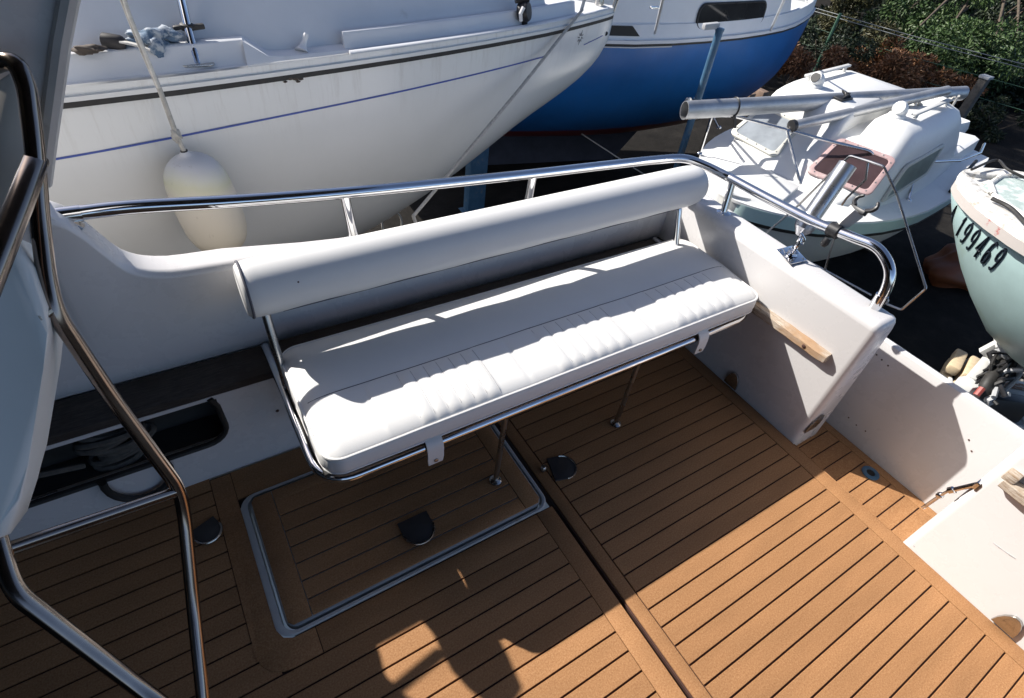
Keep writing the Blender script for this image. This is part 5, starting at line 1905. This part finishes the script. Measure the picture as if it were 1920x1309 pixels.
obj('bow_stop', bm, GREYPAINT, trl)
bm = B()
lathe(bm, [(0.03, 0), (0.10, 0.02), (0.10, 0.10), (0.03, 0.12)], V(V(4.866, 0.282, -0.950)), (0.4, -.8, .4), 16)
obj('winch_drum', bm, BLACK, trl)
bm = B()
tube(bm, spline([V(4.799, 0.314, -1.000), V(4.848, 0.305, -0.950), V(4.879, 0.218, -1.000), V(4.936, 0.178, -1.000)], 5), 0.03, 8)
obj('winch_strap', bm, REDPLASTIC, trl)
bm = B()
tube(bm, spline([V(5.008, 0.223, -1.100), V(4.763, 0.215, -1.120), V(4.516, 0.189, -1.150), V(4.376, 0.160, -1.200), V(4.347, 0.122, -1.300)], 6), 0.05, 10)
obj('winch_hose', bm, RUBBER, trl)
rnd = random.Random(8)
for k in range(9):
    bm = B()
    h0 = V(V(4.872, 0.280, -1.000)); h1 = V(V(4.384, 0.131, -1.280))
    mid = [h0.lerp(h1, t) + V(rnd.uniform(-.13, .13), rnd.uniform(-.13, .13), rnd.uniform(-.02, .14)) for t in (0.0, .2, .4, .6, .8, 1.0)]
    tube(bm, spline(mid, 5), rnd.choice((0.010, 0.014, 0.02)), 7)
    obj('cable', bm, (RUBBER, GREYPAINT, BLACK)[k % 3], trl)
for k in range(7):
    bm = B()
    c_ = V(V(4.872, 0.280, -1.000)).lerp(V(V(4.384, 0.131, -1.280)), rnd.uniform(0.1, 1)) + V(rnd.uniform(-.1, .14), rnd.uniform(-.12, .1), rnd.uniform(-.05, .08))
    obox(bm, c_, (rnd.uniform(.05, .16), rnd.uniform(.03, .08), rnd.uniform(.03, .09)), (rnd.uniform(-1, 1), rnd.uniform(-1, 1), rnd.uniform(-.3, .3)), (0, 0.2, 1), 0.008)
    obj('engine_part', bm, (BLACK, GREYPAINT, RUBBER, LIGHTGREY)[k % 4], trl)
bm = B()
tube(bm, [V(4.235, 0.147, -1.250), V(4.297, 0.159, -1.200)], 0.025, 8)
obj('tail_light', bm, REDPLASTIC, trl)
bm = B()
c = V(V(4.389, 0.235, -1.280))
obox(bm, c, (0.22, 0.14, 0.10), (1, -.3, 0), (0.2, 0, 1), 0.01)
obox(bm, c + V(-0.14, .1, -.02), (0.16, 0.03, 0.03), (1, .6, 0), (0, 0, 1), 0.006)
obox(bm, V(V(4.354, 0.235, -1.350)), (0.16, 0.03, 0.03), (.7, -.6, 0), (0, 0, 1), 0.005)
obox(bm, V(V(4.364, 0.163, -1.350)), (0.22, 0.12, 0.08), (1, .4, 0), (0, 0, 1), 0.01)
obj('coupling', bm, LIGHTGREY, trl)
# pale box and board beside the trailer
bm = B()
c = V(V(4.821, 0.057, -1.350))
obox(bm, c, (0.5, 0.26, 0.05), (.75, -.65, 0), (0.15, 0.1, 1), 0.01)
pb_ = obj('pale_board', bm, LIGHTGREY)
tag(pb_, 'pale grey board with a rusty patch lying by the trailer', 'board')
bm = B()
obox(bm, c + V(0.02, 0.0, 0.028), (0.22, 0.12, 0.003), (.75, -.65, 0), (0.15, 0.1, 1), 0.0005)
obj('rusty_patch', bm, mat('rust', (0.33, 0.17, 0.10), 0.9, dirt=(0.55, 0.53, 0.48), dirt_amt=(0.5, .55), dscale=25), pb_)
bm = B()
c = V(V(4.673, -0.045, -1.500))
P = rrect(0.34, 0.24, 0.01, 2)
ex, ey = V(.8, -.6, 0), V(.55, .75, .2).normalized()
loft(bm, [[c + ex * a * k + ey * b_ * k + V(0, 0, z) for a, b_ in P] for k, z in ((1, -0.01), (1, 0.012), (0.9, 0.012), (0.88, 0.003))], True, False)
gf = tag(obj('framed_panel', bm, LIGHTGREY), 'small dark panel in a pale frame lying below the stern wall', 'panel')
bm = B()
prism(bm, [c + ex * a * .89 + ey * b_ * .89 for a, b_ in P], ex.cross(ey), 0.004)
obj('dark_sheet', bm, GREYPAINT, gf)
bm = B()
obox(bm, V(V(4.640, 0.050, -1.420)), (0.34, 0.28, 0.22), (.8, -.6, 0), (0.1, .1, 1), 0.02)
tag(obj('dark_case', bm, BLACK), 'dark case standing between trailer coupling and framed panel', 'case')
# cut timber stack: four pale ends
base = V(V(4.616, 0.442, -1.420))
lab = ['lower front', 'upper front', 'lower rear', 'upper rear']
dirx = V(0.25, -0.97, 0.0)
up_ = V(0, 0, 1)
k = 0
labs = ['pale cut timber, lower left of the stack behind the stern wall', 'pale cut timber, lower right of the stack behind the stern wall', 'pale cut timber, upper left of the stack behind the stern wall', 'pale cut timber, upper right of the stack behind the stern wall']
for j in range(2):
    for i in range(2):
        bm = B()
        c = base + dirx * (i * 0.12) + up_ * (j * 0.115 - 0.10)
        obox(bm, c + V(0.97, .25, 0) * 0.18, (0.36, 0.10 - .012 * (i == j), 0.095), V(0.97, 0.25, 0.02 * (i - j)), (0, 0, 1), 0.02)
        tag(obj('timber_log', bm, LOGEND), labs[k], 'timber', 'cut timbers stacked behind the stern')
        k += 1
# gravel patch
rng = np.random.default_rng(5)
bm = B()
gc = V(V(5.059, -0.038, -1.600))
for _ in range(420):
    a, r_ = rng.uniform(0, 6.28), rng.uniform(0, 1) ** .6
    p = gc + V(math.cos(a) * r_ * 0.9, math.sin(a) * r_ * 0.55, 0)
    s_ = rng.uniform(0.015, 0.045)
    res = bmesh.ops.create_icosphere(bm, subdivisions=1, radius=s_, matrix=Matrix.Translation(p + V(0, 0, s_ * .3)) @ Matrix.Diagonal((1, rng.uniform(.6, 1), .6, 1)))
gr = obj('gravel', bm, mat('gravel_stone', (0.30, 0.28, 0.25), 0.85, var=0.4, vscale=7), None, smooth=None)
gr['kind'] = 'stuff'
# orange tarpaulin heap in the shade
bm = B()
c = V(V(6.813, 1.354, -1.500))
blob(bm, c, 0.5, 0.32, 0.24, 21, 0.2, 4)
tag(obj('orange_tarpaulin', bm, TARP, smooth=70), 'orange tarpaulin heap on the dark ground between two boats', 'tarpaulin')

# ------------------------------------------------------------------ wire fence along the edge of the yard
fence = thing('wire_fence', 'wire fence with wooden and green posts along the overgrown yard edge', 'fence', (12.0, 5.5, -1.6))
fp0, fp1, fp2 = V(12.3, 9.0, -1.6), V(10.6, 3.8, -1.6), V(9.0, -1.5, -1.6)
wbot = V(V(12.213, 4.165, -1.600))
bm = B()
box(bm, wbot + V(-0.08, -0.07, -0.1), wbot + V(0.08, 0.07, 0.95), 0.008)
obj('wooden_post', bm, POSTWOOD, fence)
bm = B()
box(bm, wbot + V(-0.10, -0.09, 0.95), wbot + V(0.10, 0.09, 0.95 + 0.05), 0.01)
obj('post_cap', bm, GREYPAINT, fence)
bm = B()
gb_ = V(V(12.331, 7.424, -0.450)); gb_.z = -1.6
tube(bm, [gb_, gb_ + V(0, 0, 1.2)], 0.035, 8)
obj('steel_post', bm, GREENPOST, fence)
A0 = V(V(12.289, 8.420, -0.450)); A1 = V(V(13.388, 3.761, -0.450))
for k, dz in enumerate((0.0, -0.06, -0.35, -0.7)):
    bm = B()
    tube(bm, [A0 + V(0, 0, dz) + (A0 - A1) * .3, A0 + V(0, 0, dz), A0.lerp(A1, .5) + V(0, 0, dz - .03), A1 + V(0, 0, dz), A1 + (A1 - A0) * .2 + V(0, 0, dz)], 0.008 if k < 2 else 0.006, 5)
    obj('wire', bm, WIRE if k < 2 else GREENPOST, fence)

# ------------------------------------------------------------------ vegetation
def leaves(name, clumps, n, size, material, seed, parent=None, elong=1.7, droop=0.0):
    """leaf-sized faces scattered through a set of clumps (centre, radii)"""
    rng = np.random.default_rng(seed)
    vol = np.array([c[1][0] * c[1][1] * c[1][2] for c in clumps]) ** 0.66
    idx = rng.choice(len(clumps), n, p=vol / vol.sum())
    C_ = np.array([tuple(c[0]) for c in clumps])[idx]
    Rr = np.array([c[1] for c in clumps])[idx]
    d = rng.normal(size=(n, 3)); d /= np.linalg.norm(d, axis=1)[:, None]
    rad = rng.uniform(0.25, 1.0, n) ** 0.5
    P = C_ + d * rad[:, None] * Rr
    # leaf axes: outward and drooping
    ax = d + rng.normal(scale=0.7, size=(n, 3)); ax[:, 2] -= droop
    ax /= np.linalg.norm(ax, axis=1)[:, None]
    sd = np.cross(ax, rng.normal(size=(n, 3))); sd /= np.linalg.norm(sd, axis=1)[:, None]
    s_ = size * rng.uniform(0.55, 1.3, n)
    nr = np.cross(ax, sd)
    tip = P + ax * (s_ * elong)[:, None] - np.array([0, 0, 0.15]) * s_[:, None]
    l_ = P + ax * (s_ * elong * .45)[:, None] + sd * (s_ * .42)[:, None] + nr * (s_ * .12)[:, None]
    r_ = P + ax * (s_ * elong * .45)[:, None] - sd * (s_ * .42)[:, None] + nr * (s_ * .12)[:, None]
    verts = np.stack([P, l_, tip, r_], 1).reshape(-1, 3)
    base = np.arange(n) * 4
    faces = np.stack([base, base + 1, base + 2, base + 3], 1)
    me = bpy.data.meshes.new(name)
    me.from_pydata(verts.tolist(), [], faces.tolist())
    at = me.attributes.new('tint', 'FLOAT', 'POINT')
    clump_t = rng.uniform(-0.18, 0.18, len(clumps))[idx]
    tint = np.clip(rng.normal(0.45, 0.22, n) + clump_t, 0, 1)
    at.data.foreach_set('value', np.repeat(tint, 4).astype(np.float32))
    me.materials.append(material)
    o = bpy.data.objects.new(name, me)
    COL.objects.link(o)
    if parent is not None:
        o.parent = parent
        o.matrix_parent_inverse = world_of(parent).inverted()
    return o


def tree(name, label, x, y, h, clumps, n, size, material, seed, group='trees beyond the fence', tr=0.16, lean=(0, 0)):
    t = thing(name, label, 'tree', (x, y, -1.6), group)
    rng = random.Random(seed)
    bm = B()
    top = V(x + lean[0], y + lean[1], -1.6 + h)
    tube(bm, spline([V(x, y, -1.62), V(x + lean[0] * .3 + .08, y + lean[1] * .3, -1.6 + h * .4), top], 5), [tr * (1 - .08 * k) for k in range(11)], 9)
    tk = obj('trunk', bm, BARK, t, smooth=70)
    bm = B()
    for c, r_ in clumps[::2]:
        a = V(x + lean[0] * .4, y + lean[1] * .4, -1.6 + h * rng.uniform(.25, .6))
        tube(bm, spline([a, a.lerp(V(c), .5) + V(0, 0, .15), V(c)], 4), [tr * .35 * (1 - .09 * k) for k in range(9)], 6)
    lb = obj('limbs', bm, BARK, tk, smooth=70)
    lb['kind'] = 'stuff'
    leaves('crown', clumps, n, size, material, seed, t, droop=0.4)
    return t


def cl(center, spread, k, r, seed):
    rng = random.Random(seed)
    return [(V(center) + V(rng.uniform(-1, 1) * spread[0], rng.uniform(-1, 1) * spread[1], rng.uniform(-1, 1) * spread[2]),
             (r * rng.uniform(.6, 1.2), r * rng.uniform(.6, 1.2), r * rng.uniform(.4, .8))) for _ in range(k)]


# trees
p = V(V(17.597, 7.256, -0.700))
tree('broadleaf_tree', 'dark green tree with sprays hanging over the fence wire, top right', p.x + 1.6, p.y + 0.6, 4.5,
     cl(p + V(.3, .3, .4), (1.5, 1.7, 0.8), 16, 0.5, 1) + cl(V(V(15.915, 7.974, -0.600)), (1.2, 1.2, .5), 9, 0.36, 2) + cl(V(V(14.957, 5.816, -0.900)), (1.4, 1.2, .35), 14, .36, 3), 20000, 0.055, LEAFGREEN, 11)
p = V(V(21.674, 7.096, -0.700))
tree('broadleaf_tree', 'sparse dark tree with pale bare twigs at the right edge', p.x + .8, p.y + .3, 5.0,
     cl(p, (1.6, 1.6, 1.2), 16, 0.5, 5), 9000, 0.06, LEAFDARK, 12)
for k, lab in enumerate(('deep shaded conifer filling the gap above the blue boat bow', 'deep shaded conifer behind the hanging sprays', 'deep shaded conifer beyond the top right corner', 'deep shaded conifer behind the blue boat deckhouse')):
    p = [V(V(27.292, 15.926, -1.600)), V(V(36.559, 17.157, -1.600)), V(V(38.681, 13.798, -1.600)), V(V(25.716, 17.870, -1.600))][k]
    tree('conifer_tree', lab, p.x, p.y, 8.0, cl(p + V(0, 0, 3.0), (1.8, 2.2, 2.6), 22, 1.1, 30 + k), 6000, 0.17, LEAFDARK, 40 + k, tr=.2)


def shrub(name, label, u3, r, n, size, material, seed, k=8, group='shrubs along the fence'):
    c = V(u3)
    t = thing(name, label, 'shrub', (c.x, c.y, -1.6), group)
    bm = B()
    rng = random.Random(seed)
    for i in range(5):
        a = rng.uniform(0, 6.28)
        tube(bm, [V(c.x, c.y, -1.6), V(c.x + math.cos(a) * r[0] * .5, c.y + math.sin(a) * r[1] * .5, -1.6 + r[2])], [0.025, 0.01], 5)
    sm = obj('stems', bm, BARK, t)
    sm['kind'] = 'stuff'
    leaves('foliage', cl((c.x, c.y, -1.6 + r[2] * .8), (r[0] * .75, r[1] * .75, r[2] * .55), k, min(r) * .55, seed), n, size, material, seed, t, elong=2.4, droop=.2)
    return t


for k, (x, y) in enumerate(((6.6, 13.0), (15.5, 14.5))):  # out of frame trees added to cast shade over the fence growth
    tree('conifer_tree', 'unseen tall conifer added behind the blue boat to shade the fence side', x, y, 10.0, cl((x, y, 4.0), (1.3, 1.3, 3.8), 22, 1.0, 70 + k), 6000, 0.16, LEAFDARK, 80 + k, group='unseen shade conifers behind the blue boat', tr=.22)
shrub('olive_shrub', 'olive leafed shrub just right of the blue boat bow', V(14.249, 8.321, -1.600), (0.55, 0.6, 1.0), 6650, 0.041, LEAFOLIVE, 51)
shrub('dead_fern', 'rust brown dead fern patch under the blue bow', V(10.751, 6.993, -1.600), (0.9, 0.9, 0.5), 4940, 0.041, LEAFBROWN, 52)
shrub('dead_fern', 'rust brown dead ferns behind the cabin boat roof centre', V(13.188, 6.271, -1.600), (1.2, 1.2, 0.55), 7980, 0.041, LEAFBROWN, 53, 12)
shrub('dead_fern', 'rust brown dead ferns nearest the mast end', V(13.276, 5.440, -1.600), (1.0, 0.9, 0.5), 4750, 0.041, LEAFBROWN, 54)
shrub('green_shrub', 'bright green shrub above the dead ferns at the fence', V(14.957, 6.041, -1.600), (1.3, 1.2, 1.0), 11400, 0.041, LEAFGREEN, 55, 12)
shrub('green_shrub', 'low mid green shrub between olive shrub and ferns', V(14.259, 7.502, -1.600), (0.9, 0.9, 0.7), 6080, 0.037, LEAFOLIVE, 56)
shrub('green_shrub', 'green shrub with long sprays reaching left over dark ground', V(16.175, 7.338, -1.600), (1.0, 1.0, 0.8), 6840, 0.041, LEAFGREEN, 57)
shrub('dark_shrub', 'dark shrub in shade behind the wooden fence post', V(16.691, 4.927, -1.600), (1.2, 1.2, 0.6), 4750, 0.041, LEAFDARK, 58)
shrub('dark_shrub', 'dark shrub in shade between blue hull and dead ferns', V(12.301, 7.333, -1.600), (0.8, 0.8, 0.6), 4180, 0.034, LEAFDARK, 59)
shrub('dark_shrub', 'dark weeds behind the cabin boat stern', V(13.009, 3.803, -1.600), (0.8, 0.7, 0.35), 2850, 0.034, LEAFDARK, 60)

# dark undergrowth covering the ground beyond the fence
_cl = []
_rng = random.Random(77)
for _ in range(150):
    a = _rng.uniform(0, 1); b_ = _rng.uniform(0, 1) ** 1.3
    base_ = V(13.5, 9.5, -1.5).lerp(V(15.0, -1.0, -1.5), a)
    _cl.append((base_ + V(1.0, 0.25, 0) * (1.2 + b_ * 16), (1.0, 1.0, 0.35 + .35 * b_)))
ug = leaves('undergrowth', _cl, 60000, 0.085, LEAFDARK, 78, None, elong=2.0)
ug['kind'] = 'stuff'
